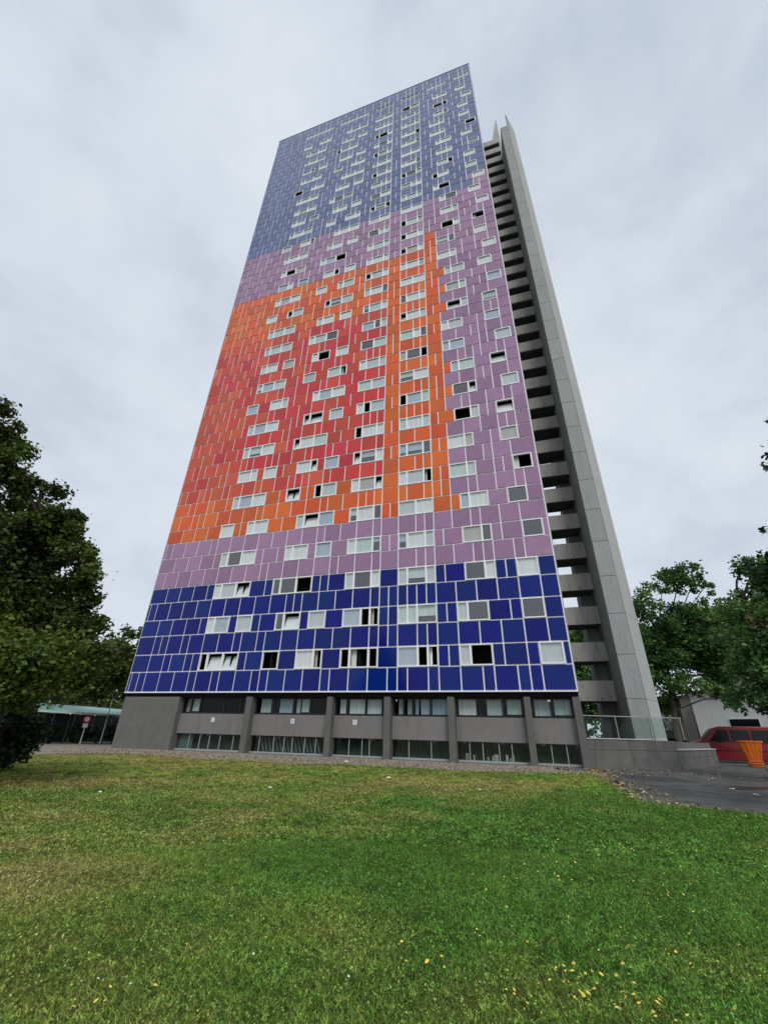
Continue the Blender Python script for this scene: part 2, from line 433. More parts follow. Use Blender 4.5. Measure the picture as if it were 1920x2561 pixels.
# top: spandrel, louvre row, parapet
ztop0 = ZB + 30 * H + 0.06
TOPW = [(8, 15), (17, 24), (26, 30), (32, 36), (38, 42), (44, 47)]
for i, (z0, z1) in enumerate(((ztop0, ztop0 + 1.35), (ztop0 + 1.35, ztop0 + 2.75), (ztop0 + 3.55, ztop0 + 4.95), (ztop0 + 4.95, ZT))):
    rr = random.Random(300 + i); js = joints(0, 47, [], rr); xs = [X(j) for j in js]; xs[0] = 0.02; xs[-1] = W - .02
    for j in range(len(xs) - 1): panels.append((60 + i, js[j], xs[j], xs[j + 1], z0, z1, 'upper_blue'))
    back.box(0, W, 0, 0.12, z0 + 0.0002, z1)
zl0, zl1 = ztop0 + 2.75, ztop0 + 3.55
prev = 0.0
for a, b in TOPW + [(None, None)]:
    x1 = X(a) if a is not None else W
    if x1 - prev > .1:
        back.box(prev, x1, 0, 0.12, zl0 + 0.0002, zl1, skip='tb')
        m_ = max(1, round((x1 - prev) / 1.4))
        for j in range(m_):
            xa, xb = prev + (x1 - prev) * j / m_, prev + (x1 - prev) * (j + 1) / m_
            panels.append((64, 0, max(xa, .02), min(xb, W - .02), zl0, zl1, 'upper_blue'))
    if a is not None: prev = X(b)
back.build('joint_grid', 'joint_white', tower)

def panel_mb(w, h, y0=0.0):
    mb = MB(); mb.box(G, w - G, -TH, -0.001, G, h - G, skip='k'); return mb
pm_cache = {}
panels.sort(key=lambda p: p[4])
single, rest = panels[:300], panels[300:]
for (r, k, x0, x1, z0, z1, c) in single:
    key = (round(x1 - x0, 3), round(z1 - z0, 3))
    if key not in pm_cache:
        pm_cache[key] = panel_mb(*key).mesh('cladding_panel', ['joint_white'])
    o = bpy.data.objects.new('cladding_panel', pm_cache[key]); link(o, tower)
    o.location = (x0, 0, z0)
    o.rotation_euler = (R(random.gauss(0, 0.12)), 0, R(random.gauss(0, 0.12)))
    o.material_slots[0].link = 'OBJECT'; o.material_slots[0].material = MATS['panel_' + c]
names = list(PC)
mb = MB()
for (r, k, x0, x1, z0, z1, c) in rest:
    mb.box(x0 + G, x1 - G, -TH, -0.001, z0 + G, z1 - G, mi=names.index(c), skip='k')
o = mb.build('upper_cladding_panels', ['panel_' + n_ + '_joined' for n_ in names], tower); o['kind'] = 'stuff'
# trim and returns
mb = MB(); mb.box(0, W, -0.075, 0.12, ZB - 0.0, ZB + 0.06); mb.build('bottom_trim', 'joint_white', tower)
mb = MB()
mb.box(0.0, W, 0.14, 15.0, ZB - 0.25, ZB - 0.002); mb.build('soffit_slab', 'interior_shade', tower)
# body behind the front: side walls, back wall, roof, interior partition
mb = MB()
mb.box(-0.05, 0.0, 0.0, 15.0, ZB, ZT); mb.box(W, W + 0.05, 0.0, 15.0, ZB, ZT)
mb.box(0, W, 14.9, 15.0, ZB, ZT)
mb.build('side_wall', 'concrete_light', tower)
mb = MB(); mb.box(0.0, W, 0.12, 14.9, ZT - 0.5, ZT - 0.3); mb.build('roof', 'concrete', tower)
mb = MB(); mb.box(-.03, W + .03, -.09, .3, ZT, ZT + .06); mb.build('roof_coping', 'grey_metal', tower)
mb = MB(); mb.box(0.0, W, 0.95, 1.0, ZB, ZT - 0.5); mb.build('inner_wall', 'interior_shade', tower)
# floors between the flats: each room keeps its own darkness
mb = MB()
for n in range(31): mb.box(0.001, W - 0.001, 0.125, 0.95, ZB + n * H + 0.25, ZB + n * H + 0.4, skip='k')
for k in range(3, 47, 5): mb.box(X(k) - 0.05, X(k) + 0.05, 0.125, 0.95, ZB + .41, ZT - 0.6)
o = mb.build('floor_slab', 'interior_shade', tower); o['kind'] = 'stuff'

# windows
def splits(u, key):
    rr = random.Random(sum((i + 3) * ord(ch) for i, ch in enumerate(key)))
    if u == 5: return [1, 2, 2]
    if u == 4: return rr.choice([[1, 2, 1], [2, 1, 1], [1, 2, 1], [2, 2]])
    if u == 3: return rr.choice([[1, 2], [1, 2], [2, 1]])
    return [2]
FIXS = {(0, 26): [1, 2, 1], (0, 32): [2, 1, 1], (1, 26): [2, 1, 1], (1, 32): [1, 1, 2], (2, 26): [1, 2, 1], (2, 32): [1, 2, 1], (0, 38): [1, 2], (2, 17): [1, 2, 2], (5, 45): [2], (7, 39): [2, 1], (8, 26): [1, 1, 2], (11, 18): [1, 2], (17, 39): [2, 1]}
frame_cache, pane_cache, curt_cache = {}, {}, {}
WH = 1.30
CURT = ['curtain_white', 'curtain_grey', 'curtain_green', 'curtain_blue', 'curtain_grey', 'curtain_white', 'curtain_beige']
npane = 0
CMATS = ['curtain_white', 'curtain_grey', 'curtain_green', 'curtain_blue', 'curtain_beige']
for n in range(30):
    for (a, b) in wins(n):
        u = b - a; sp = FIXS.get((n, a)) or splits(u, str((n % 10) * 100 + a))
        if sum(sp) != u: sp = splits(u, 'x')
        wtot = u * UX
        ky = tuple(sp)
        if ky not in frame_cache:
            f = MB(); e = 0.08
            f.box(0.01, wtot - 0.01, -0.07, 0.10, 0.0, e); f.box(0.01, wtot - 0.01, -0.05, 0.10, WH - e, WH)
            f.box(0.01, e, -0.05, 0.10, e, WH - e); f.box(wtot - e, wtot - 0.01, -0.05, 0.10, e, WH - e)
            x = 0
            for s_ in sp[:-1]:
                x += s_ * UX; f.box(x - 0.07, x + 0.07, -0.045, 0.10, e, WH - e)
            frame_cache[ky] = f.mesh('window', ['frame_white'])
        zb = ZB + n * H + 1.51
        w = bpy.data.objects.new('window', frame_cache[ky]); link(w, tower); w.location = (X(a), 0, zb)
        op = OPEN.get((n, a), [])
        curt = MB(); joined = MB(); x = 0; rr = random.Random(n * 77 + a)
        for i, s_ in enumerate(sp):
            x0 = x * UX; x1 = (x + s_) * UX; x += s_
            c0, c1 = x0 / wtot, x1 / wtot; state = ''
            for (p0, p1, t) in op:
                ov = min(c1, p1) - max(c0, p0)
                if ov > 0.5 * (c1 - c0): state = t
            if not op and rr.random() < 0.02: state = 't'
            d0 = 0.075; pw = x1 - x0 - 2 * d0; ph = WH - 2 * 0.07
            big = npane < 300
            if state == 'f':
                if rr.random() < 0.4:                                    # part of a curtain hangs in the open leaf
                    curt.quad([(x0 + d0, 0.22, .1), (x0 + d0 + pw * .3, 0.24, .1), (x0 + d0 + pw * .3, 0.24, WH), (x0 + d0, 0.22, WH)], rr.randrange(5))
                continue
            if state == 't':
                ang = R(14)
                pts = [(x0 + d0, 0.03, 0.08), (x1 - d0, 0.03, 0.08), (x1 - d0, 0.03 + math.sin(ang) * ph, 0.08 + math.cos(ang) * (ph)*0.86), (x0 + d0, 0.03 + math.sin(ang) * ph, 0.08 + math.cos(ang) * ph*0.86)]
                joined.quad(pts)
                pts2 = [(p[0], p[1] + 0.03, p[2]) for p in pts]
                curt.quad(pts2, 0)
                if big:
                    m_ = MB(); m_.quad(pts); m_.build('pane', 'window_glass', w); npane += 1; joined = MB() if not joined.f else joined; joined.v = joined.v[:-4]; joined.f.pop(); joined.mi.pop()
                continue
            if big:
                kp = (round(pw, 3), s_)
                if kp not in pane_cache:
                    m_ = MB(); m_.quad([(0, 0, 0), (pw, 0, 0), (pw, 0, ph), (0, 0, ph)]); pane_cache[kp] = m_.mesh('pane', ['window_glass'])
                p = bpy.data.objects.new('pane', pane_cache[kp]); link(p, w); p.location = (x0 + d0, 0.02, 0.07)
                p.rotation_euler = (R(rr.gauss(0, .4)), 0, R(rr.gauss(0, .4))); npane += 1
            else:
                joined.quad([(x0 + d0, 0.02, 0.07), (x1 - d0, 0.02, 0.07), (x1 - d0, 0.02, WH - .07), (x0 + d0, 0.02, WH - .07)])
            cr = rr.random(); own = curt
            if big: curt = MB()
            if cr < 0.84:                                                # drawn curtain
                ci = rr.randrange(9); ci = {5: 1, 6: 0, 7: 0, 8: 2}.get(ci, ci)
                if n >= 14 and rr.random() < .6: ci = 0
                nf = 6; ya = [0.05 + 0.02 * rr.random() + 0.015 * (j % 2) for j in range(nf + 1)]
                for j in range(nf):
                    xa, xb = x0 + .04 + (x1 - x0 - .08) * j / nf, x0 + .04 + (x1 - x0 - .08) * (j + 1) / nf
                    curt.quad([(xa, ya[j], 0.02), (xb, ya[j + 1], 0.02), (xb, ya[j + 1], WH), (xa, ya[j], WH)], ci)
            elif cr < 0.9:                                               # half-lowered blind
                hh = rr.uniform(.35, .7)
                curt.quad([(x0 + .04, .11, WH * hh), (x1 - .04, .11, WH * hh), (x1 - .04, .11, WH), (x0 + .04, .11, WH)], rr.randrange(4))
            if big:
                if curt.f: curt.build('curtain', CMATS, w)
                curt = own
        if joined.f: joined.build('pane', 'window_glass', w)
        if curt.f: curt.build('curtain', ['curtain_white', 'curtain_grey', 'curtain_green', 'curtain_blue', 'curtain_beige'], w)
for (a, b) in TOPW:
    f = MB(); wt = (b - a) * UX
    f.box(0, wt, -0.02, 0.1, 0, .06); f.box(0, wt, -0.02, .1, .74, .80); 
    m_ = b - a
    for j in range(m_ + 1): xx = min(max(j * UX, .03), wt - .03); f.box(xx - .03, xx + .03, -0.02, .1, .06, .74)
    o = f.build('louvre_window', 'frame_white', tower, loc=(X(a), 0, zl0))
    p = MB()
    if a in (26, 32):
        p.quad([(0, .12, .45), (wt, .12, .45), (wt, .12, .8), (0, .12, .8)])
        p.build('pane', 'interior_shade', o)
        p = MB(); p.quad([(0, .05, .05), (wt, .05, .05), (wt, .05, .45), (0, .05, .45)]); p.build('pane', 'curtain_grey', o)
    else:
        p.quad([(0, .05, .05), (wt, .05, .05), (wt, .05, .75), (0, .05, .75)]); p.build('pane', 'curtain_grey', o)

# ---- concrete base storey
PIL = [(11.08, 11.55), (17.28, 17.68), (21.24, 21.66), (25.28, 25.70), (29.74, 30.12), (32.38, 32.78)]
mb = MB(); mb.box(0.1, 5.3, 0.02, 8.0, -0.3, ZB - 0.27); bevel(mb.build('base_block', 'plinth_block', tower), .03)
for a, b in PIL:
    mb = MB(); mb.box(a, b, 0.0, 0.85, -0.3, ZB - 0.27); bevel(mb.build('base_column', 'plinth_column', tower), .025)
BAYS = [(5.3, 11.08), (11.55, 17.28), (17.68, 21.24), (21.66, 25.28), (25.70, 29.74), (30.12, 32.38)]
Y0 = 0.62
# curtains per bay seen in the photograph: (from, to, material)
BC = [[(.04, .1, 'curtain_beige'), (.13, .24, 'curtain_green'), (.92, 1., 'curtain_grey')],
      [(.06, .2, 'curtain_grey'), (.32, .5, 'curtain_blue'), (.55, .6, 'curtain_grey'), (.62, .72, 'curtain_green')],
      [(.08, .2, 'curtain_white'), (.27, .57, 'curtain_white'), (.62, .9, 'curtain_white'), (.93, 1., 'curtain_grey')],
      [(.1, .18, 'curtain_grey'), (.26, .34, 'curtain_blue'), (.4, .46, 'curtain_blue'), (.5, .66, 'curtain_blue'), (.7, .98, 'curtain_blue')],
      [(.04, .3, 'curtain_white'), (.46, .68, 'curtain_grey'), (.75, .95, 'curtain_green')],
      [(.08, .46, 'curtain_grey'), (.56, .95, 'curtain_green')]]
SPL = [[0, .12, .26, .62, .86, 1], [0, .24, .52, .74, 1], [0, .23, .6, .92, 1], [0, .2, .37, .68, 1], [0, .36, .7, 1], [0, .5, 1]]
for bi, (a, b) in enumerate(BAYS):
    w = b - a
    mb = MB(); mb.box(a - .1, b + .1, Y0 - 0.12, Y0 + 0.25, 1.06, 2.36); bevel(mb.build('plinth_panel', 'plinth_panel', tower), .02)
    f = MB(); z0, z1 = 2.36, ZB - .27
    f.box(-.05, w + .05, Y0 - .06, Y0 + .1, z0, z0 + .11); f.box(-.05, w + .05, Y0, Y0 + .1, z1 - .1, z1)
    for t in SPL[bi]:
        xx = min(max(t * w, .05), w - .05); f.box(xx - .055, xx + .055, Y0, Y0 + .1, z0 + .11, z1 - .1)
    fo = f.build('ribbon_window', 'black_metal', tower, loc=(a, 0, 0))
    for j in range(len(SPL[bi]) - 1):
        xa, xb = SPL[bi][j] * w + .05, SPL[bi][j + 1] * w - .05
        p = MB(); p.quad([(xa, Y0 + .04, z0 + .11), (xb, Y0 + .04, z0 + .11), (xb, Y0 + .04, z1 - .1), (xa, Y0 + .04, z1 - .1)])
        p.build('pane', 'ribbon_glass', fo)
    for (c0, c1, cm) in BC[bi]:
        p = MB(); nf = max(4, int((c1 - c0) * w / .12))
        for j in range(nf):
            xa, xb = (c0 + (c1 - c0) * j / nf) * w, (c0 + (c1 - c0) * (j + 1) / nf) * w
            ya, yb = Y0 + .16 + .04 * (j % 2), Y0 + .16 + .04 * ((j + 1) % 2)
            lo = z0 + .13 + (.0 if cm != 'curtain_green' else .05)
            p.quad([(xa, ya, lo), (xb, yb, lo), (xb, yb, z1 - .02), (xa, ya, z1 - .02)])
        p.build('curtain', cm, fo)
    # basement window
    f = MB(); z0, z1 = 0.12, 1.06
    f.box(0, w, Y0 - .02, Y0 + .06, z0 - .1, z0); 
    nm = [6, 7, 4, 3, 5, 3][bi]; rr = random.Random(bi)
    ts = [0] + [min(.97, max(.03, (j + rr.uniform(-.25, .25)) / nm)) for j in range(1, nm)] + [1]
    for t in ts[1:-1]:
        f.box(t * w - .022, t * w + .022, Y0 - .02, Y0 + .05, z0, z1)
    fo = f.build('basement_window', 'grey_metal', tower, loc=(a, 0, 0))
    for j in range(len(ts) - 1):
        p = MB(); xa, xb = ts[j] * w + .02, ts[j + 1] * w - .02
        p.quad([(xa, Y0 + .02, z0), (xb, Y0 + .02, z0), (xb, Y0 + .02, z1), (xa, Y0 + .02, z1)])
        p.build('pane', 'basement_glass', fo)
    p = MB(); p.quad([(0, Y0 + .55, 0), (w, Y0 + .55, 0), (w, Y0 + .55, 1.2), (0, Y0 + .55, 1.2)]); p.build('back_partition', 'dull_blind', fo)
    # slats, blinds and bags behind the basement glass
    p = MB()
    if bi == 1:
        for j in range(16): xx = .8 + j * .28; p.quad([(xx, Y0 + .3, .15), (xx + .13, Y0 + .35, .15), (xx - .15, Y0 + .35, 1.0), (xx - .28, Y0 + .3, 1.0)])
        p.build('blind', 'dull_slat', fo)
    elif bi == 4:
        for j in range(14):
            xx = .2 + rr.random() * 3.4; s_ = rr.uniform(.06, .16)
            p.box(xx, xx + s_, Y0 + .1, Y0 + .2, .13, .13 + rr.uniform(.1, .35))
        p.build('stored_bags', 'curtain_beige', fo)
    elif bi == 0:
        p.quad([(.1, Y0 + .2, .12), (1.3, Y0 + .2, .12), (1.3, Y0 + .2, 1.0), (.1, Y0 + .2, 1.0)]); p.build('blind', 'dull_green', fo)
mb = MB(); mb.box(5.3, W - .4, 1.6, 1.7, -.2, ZB - .27); mb.build('inner_wall', 'interior_shade', tower)
mb = MB(); mb.box(5.3, W - .4, .35, 1.6, -.3, 0.02); mb.build('kerb', 'retaining_concrete', tower)
mb = MB(); mb.box(W - .4, W - .05, .85, 15, -.3, ZB - .27); mb.build('base_side_wall', 'plinth_block', tower)
# round lamp and two small white lights under the soffit, seen in the last bays
mb = MB(); c_ = Vector((26.25, .45, 3.18)); 
bm = bmesh.new(); bmesh.ops.create_uvsphere(bm, u_segments=16, v_segments=10, radius=.19); me = bpy.data.meshes.new('globe_lamp'); bm.to_mesh(me); bm.free()
me.materials.append(MATS['curtain_white']); o = bpy.data.objects.new('globe_lamp', me); link(o, tower); o.location = (26.6, .95, 3.08)
for xx in (21.95, 31.05):
    mb = MB(); mb.box(xx, xx + (.06 if xx < 25 else .16), .3, .4, 3.22, 3.32); mb.build('soffit_light', 'paper', tower)
# little white plates with the bay marks
def sign_plate(xx, ch):
    mb = MB(); mb.box(-.13, .13, Y0 - .145, Y0 - .125, -.14, .14); o = mb.build('bay_sign', 'curtain_white', tower, loc=(xx, 0, 1.98))
    cu = bpy.data.curves.new('t', 'FONT'); cu.body = ch; cu.size = .27; cu.align_x = 'CENTER'; cu.align_y = 'CENTER'; cu.extrude = .002
    ob = bpy.data.objects.new('t', cu); dg = bpy.context.evaluated_depsgraph_get()
    COL.objects.link(ob); dg.update(); me = bpy.data.meshes.new_from_object(ob.evaluated_get(dg)); bpy.data.objects.remove(ob)
    me.materials.append(MATS['plinth_column']); l = bpy.data.objects.new('lettering', me); link(l, o)
    l.rotation_euler = (R(90), 0, 0); l.location = (0, Y0 - .149, 0)
sign_plate(8.25, 'C'); sign_plate(14.65, 'B'); sign_plate(19.15, 'B')

# ------------------------------------------------------------------ stair tower at the right
stair = thing('stair_tower', 'grey concrete stair tower with open landings, standing behind the right end of the coloured tower', 'stair tower', TO, YAW)
PA, SF, SB = 36.0, 5.08, 8.5
for k in range(31):
    z = ZB + k * H - 2.75 * 0 + (-0.0)
    zz = EYE + 2.40 + (k - 0) * 2.745
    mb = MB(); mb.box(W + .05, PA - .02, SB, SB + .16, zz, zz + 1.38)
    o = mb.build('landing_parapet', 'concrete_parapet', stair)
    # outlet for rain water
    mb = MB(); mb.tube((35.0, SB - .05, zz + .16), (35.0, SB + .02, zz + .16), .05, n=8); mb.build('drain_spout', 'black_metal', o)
    mb = MB(); mb.box(W + .05, PA - .02, SB + .16, SB + 2.0, zz, zz + .2); mb.build('landing_slab', 'concrete_shaded', stair)
    mb = MB(); mb.box(W + .05, 35.0, SB + 2.0, SB + 2.12, zz, zz + 1.1); mb.build('rear_parapet', 'concrete_shaded', stair)
mb = MB(); mb.prism([(35.1, SB + 1.8), (36.55, SB + 1.8), (36.75, SB + 4.2), (35.1, SB + 4.2)], 1.0, EYE + 85.6); mb.build('stair_core', 'concrete_side', stair)
mb = MB(); zt0, zl, zr = EYE + 85.6, EYE + 91.0, EYE + 97.2      # the core's upstand ends in a sloping fin
mb.v = [(35.35, SB + 1.8, zt0), (36.5, SB + 1.8, zt0), (36.7, SB + 4.2, zt0), (35.35, SB + 4.2, zt0), (35.35, SB + 1.8, zl), (36.5, SB + 1.8, zr), (36.7, SB + 4.2, zr - 2.5), (35.35, SB + 4.2, zl - 2)]
mb.f = [(3, 2, 1, 0), (4, 5, 6, 7), (0, 1, 5, 4), (1, 2, 6, 5), (2, 3, 7, 6), (3, 0, 4, 7)]; mb.mi = [0] * 6
mb.build('core_fin', 'concrete_parapet', stair)
# side face of the pier, then its front panels with open joints and the splayed right wall
mb = MB(); mb.box(PA, PA + .2, SF + .06, SB + 2.2, 0.9, EYE + 80.5); mb.build('pier_side_wall', 'concrete_side', stair)
seg = 2.745
frm = None
z = EYE + 2.30 - seg
i = 0
while z < EYE + 80.4:
    z1 = min(z + seg, EYE + 80.5)
    mb = MB(); mb.box(PA + .0, PA + 1.09, SF - .1, SF + .06, max(z, .9) + .012, z1 - .012)
    bevel(mb.build('pier_panel', 'concrete_light', stair), .012)
    z = z1; i += 1
mb = MB(); mb.box(PA + .22, PA + 1.06, SF + .07, SF + .3, 0.9, EYE + 80.3); mb.build('pier_backing', 'concrete_shaded', stair)
dx, dy = 0.4256, 0.9049
z = EYE + 2.30 - 2 * seg
p0 = (PA + 1.13, SF - .02)
while z < EYE + 84.0:
    z1 = min(z + 2 * seg, EYE + 84.3)
    q1 = (p0[0] + dx * 2.75, p0[1] + dy * 2.75)
    nx, ny = dy * .2, -dx * .2
    mb = MB(); mb.prism([p0, q1, (q1[0] - nx, q1[1] - ny), (p0[0] - nx * .3, p0[1] + .3)], max(z, .9) + .01, z1 - .01)
    mb.build('splayed_panel', 'concrete_splay_lit', stair)
    z = z1

# ------------------------------------------------------------------ ground
def gmask(x, y):
    """True where the lawn is"""
    pass
def pnoise(x, y, s, seed):
    """cheap smooth value noise on arrays"""
    r_ = np.random.default_rng(seed); T = r_.random((64, 64))
    xs, ys = x / s + 1000.3, y / s + 1000.7
    xi, yi = np.floor(xs).astype(int), np.floor(ys).astype(int); fx, fy = xs - xi, ys - yi
    fx = fx * fx * (3 - 2 * fx); fy = fy * fy * (3 - 2 * fy)
    g = lambda a, b: T[a % 64, b % 64]
    return (g(xi, yi) * (1 - fx) + g(xi + 1, yi) * fx) * (1 - fy) + (g(xi, yi + 1) * (1 - fx) + g(xi + 1, yi + 1) * fx) * fy
def fbm(x, y, s, seed, o=4):
    t = 0; a = .5; n_ = 0
    for i in range(o): t = t + a * pnoise(x, y, s / 2 ** i, seed + i); n_ += a; a *= .6
    return t / n_
LAWN_EDGE = [(-26.0, 24.5), (-18.8, 26.6), (-15.9, 28.8), (-11.6, 27.75), (-4.9, 25.6), (-0.9, 24.4), (2.8, 22.7), (6.1, 21.9), (9.2, 22.3)]
ASPH_EDGE = [(10.6, 25.0), (10.0, 23.2), (8.15, 17.6), (6.9, 13.9), (6.6, 12.9), (7.3, 12.0), (8.6, 10.9), (12.0, 8.8), (20.0, 5.0), (40.0, -4.0)]
def interp(x, pts):
    xp = [p[0] for p in pts]; yp = [p[1] for p in pts]
    return np.interp(x, xp, yp)
AY = [p[1] for p in ASPH_EDGE][::-1]; AX = [p[0] for p in ASPH_EDGE][::-1]
def lawn_right(y): return np.interp(y, AY, AX)
def is_lawn(x, y):
    return (y < interp(x, LAWN_EDGE) + 0.0) & (x < lawn_right(y)) | ((y < 5) & (x < 15))
def dryness(x, y):
    """0 = lush, 1 = dry; follows the patches seen in the photograph"""
    n_ = fbm(x, y, 3.2, 5, 4); n2 = fbm(x, y, 1.1, 25, 3); n3 = fbm(x, y, 7.0, 45, 2)
    d = 0.52 * (n_ - .5) * 2 + 0.50 * (n2 - .5) * 2 + .25 * (n3 - .5) * 2
    az = x / np.maximum(y, .5)
    far = np.clip((y - 9) / 13, 0, 1)
    left = np.clip((0.05 - az) * 1.6, -0.5, 0.42)
    band = np.exp(-(((x - 2.2) / 4.2) ** 2 + ((y - 16.0) / 2.3) ** 2)) * .5 + np.exp(-(((x + 4.5) / 2.5) ** 2 + ((y - 9.5) / 1.6) ** 2)) * .3
    band = band + np.exp(-(((x + 3.6) / 1.3) ** 2 + ((y - 5.6) / 1.0) ** 2)) * .35 - np.exp(-(((x - 1.6) / 1.5) ** 2 + ((y - 6.2) / 1.2) ** 2)) * .25
    return np.clip(0.13 + d * 1.15 + 0.50 * far + left * 0.62 + band, 0, 1)
def gcolor(x, y, dv=None):
    d = dryness(x, y) if dv is None else dv
    lush = np.array([0.125, 0.300, 0.045]); mid = np.array([0.27, 0.375, 0.065]); dry = np.array([0.48, 0.43, 0.14])
    d = d[:, None]
    c = np.where(d < .5, lush + (mid - lush) * d * 2, mid + (dry - mid) * (d - .5) * 2)
    return c
def height(x, y):
    return 0.05 * (fbm(x, y, 6.0, 90, 3) - .5) * 2
def grid_mesh(name, x0, x1, y0, y1, step, zfun, keep, matn, col=None):
    xs = np.arange(x0, x1 + step * .5, step); ys = np.arange(y0, y1 + step * .5, step)
    XX, YY = np.meshgrid(xs, ys); x, y = XX.ravel(), YY.ravel(); z = zfun(x, y)
    nx_, ny_ = len(xs), len(ys)
    I = np.arange(nx_ * ny_).reshape(ny_, nx_)
    q_ = np.stack([I[:-1, :-1], I[:-1, 1:], I[1:, 1:], I[1:, :-1]], -1).reshape(-1, 4)
    cx, cy = x[q_].mean(1), y[q_].mean(1); q_ = q_[keep(cx, cy)]
    me = bpy.data.meshes.new(name); me.from_pydata(np.stack([x, y, z], 1).tolist(), [], q_.tolist()); me.update()
    me.materials.append(MATS[matn])
    if col is not None:
        c = col(x, y); at = me.attributes.new('gcol', 'FLOAT_COLOR', 'POINT')
        at.data.foreach_set('color', np.concatenate([c, np.ones((len(c), 1))], 1).ravel())
    me.polygons.foreach_set('use_smooth', [True] * len(me.polygons))
    o = bpy.data.objects.new(name, me); link(o); return o
mb = MB(); S_ = 1500
mb.quad([(-S_, -S_, -.12), (S_, -S_, -.12), (S_, S_, -.12), (-S_, S_, -.12)]); struct(mb.build('ground', 'earth'))
struct(grid_mesh('lawn', -34, 20, -16, 29, .25, lambda x, y: height(x, y) - .0, is_lawn, 'lawn_ground', gcolor))
struct(grid_mesh('gravel_strip', -40, 12, 20, 45, .5, lambda x, y: 0 * x - .012, lambda x, y: (y > interp(x, LAWN_EDGE) - 1.2) & (x < 9.9) & (y < 24.2 + (x < 9.2) * 40), 'gravel_mat'))
mb = MB(); mb.quad([(p[0], p[1], -.02) for p in [(4, 4.0), (70, -22), (70, 75), (20, 75), (9.6, 27), (9.3, 23.5), (6, 20), (4, 12)]]); struct(mb.build('driveway', 'asphalt'))

for q_ in ([(11.5, 13.2), (15.5, 12.6), (16.2, 15.0), (12.2, 15.4)], [(10.2, 19.5), (12.4, 19.0), (12.9, 21.6), (10.8, 22.3)], [(15, 20.5), (19.5, 20.0), (20, 22.3), (15.6, 23)]):
    mb = MB(); mb.quad([(a_[0], a_[1], -.0165) for a_ in q_]); struct(mb.build('asphalt_patch', 'asphalt_patch'))
# grass blades
def blades(n_, r0, r1, hh, ww, seed, fine):
    g = np.random.default_rng(seed)
    r_ = np.sqrt(g.random(n_) * (r1 * r1 - r0 * r0) + r0 * r0); a = (g.random(n_) - .5) * 2 * R(50)
    x, y = r_ * np.sin(a), r_ * np.cos(a)
    ok = is_lawn(x + g.normal(0, .12, n_), y + g.normal(0, .15, n_))
    x, y = x[ok], y[ok]; n_ = len(x)
    d = dryness(x, y)
    edge = np.clip((interp(x, LAWN_EDGE) - y) / 2.0, .25, 1)
    keep = g.random(n_) < edge; x, y, d = x[keep], y[keep], d[keep]; n_ = len(x)
    z = height(x, y)
    clump = fbm(x, y, .35, 333, 2)
    h_ = hh * (0.55 + .9 * g.random(n_)) * (1.15 - .5 * d) * (.6 + .8 * clump)
    t = g.random(n_) * 2 * math.pi; lean = h_ * (0.4 + g.random(n_) * 1.5); la = g.random(n_) * 2 * math.pi
    w_ = ww * (.6 + .8 * g.random(n_))
    bx, by = np.cos(t) * w_ / 2, np.sin(t) * w_ / 2
    V = np.empty((n_, 3, 3)); V[:, 0] = np.stack([x - bx, y - by, z - .003], 1); V[:, 1] = np.stack([x + bx, y + by, z - .003], 1)
    V[:, 2] = np.stack([x + np.cos(la) * lean, y + np.sin(la) * lean, z + h_], 1)
    dd = np.clip(d + g.normal(0, .24, n_), 0, 1); c = np.clip(gcolor(x, y, dd) * ((0.45 + 1.15 * g.random(n_) ** 1.3) * (.62 + .8 * fbm(x, y, .5, 777, 3)) * (.8 + .4 * fbm(x, y, 2.2, 888, 2)) * (.22 + 1.65 * pnoise(x, y, fine, 999)))[:, None], 0, .7)
    straw = g.random(n_) < .05; c[straw] = np.array([.30, .27, .13])
    return V, c
parts_ = [blades(260000, 3.0, 7.5, .024, .009, 1, .03), blades(240000, 7.5, 14, .028, .015, 2, .07), blades(220000, 14, 30, .045, .026, 3, .16)]
def leaflets(n_, r0, r1, size, seed, fine):
    """clover and other broad little leaves between the blades"""
    g = np.random.default_rng(seed)
    r_ = np.sqrt(g.random(n_) * (r1 * r1 - r0 * r0) + r0 * r0); a = (g.random(n_) - .5) * 2 * R(50)
    x, y = r_ * np.sin(a), r_ * np.cos(a); ok = is_lawn(x, y); x, y = x[ok], y[ok]; n_ = len(x)
    d = dryness(x, y); keep = g.random(n_) < np.clip(1.15 - d * .7, .25, 1); x, y, d = x[keep], y[keep], d[keep]; n_ = len(x)
    z = height(x, y) + size * (.4 + 1.6 * g.random(n_) ** 1.5)
    nrm = g.normal(0, .75, (n_, 3)); nrm[:, 2] = 1; nrm /= np.linalg.norm(nrm, axis=1)[:, None]
    t1 = np.cross(nrm, g.normal(0, 1, (n_, 3))); t1 /= np.linalg.norm(t1, axis=1)[:, None]; t2 = np.cross(nrm, t1)
    s_ = size * (.5 + .9 * g.random((n_, 1))); P = np.stack([x, y, z], 1)
    V = np.stack([P - t1 * s_ * .55, P + t2 * s_ * .5, P + t1 * s_ * .55], 1)
    V2 = np.stack([P - t1 * s_ * .55, P + t1 * s_ * .55, P - t2 * s_ * .5], 1)
    c = gcolor(x, y, np.clip(d + g.normal(-.08, .18, n_), 0, 1)) * ((.3 + 1.5 * g.random(n_) ** 2) * (.25 + 1.5 * pnoise(x, y, fine, 555)) * (.7 + .6 * fbm(x, y, .8, 444, 2)))[:, None]
    c[:, 2] *= 1.35; c = np.clip(c, 0, .7)
    return np.concatenate([V, V2]), np.concatenate([c, c])
parts_ += [leaflets(190000, 3.0, 7.5, .013, 11, .03), leaflets(190000, 7.5, 15, .022, 12, .07)]
V = np.concatenate([p[0] for p in parts_]); Cc = np.concatenate([p[1] for p in parts_])
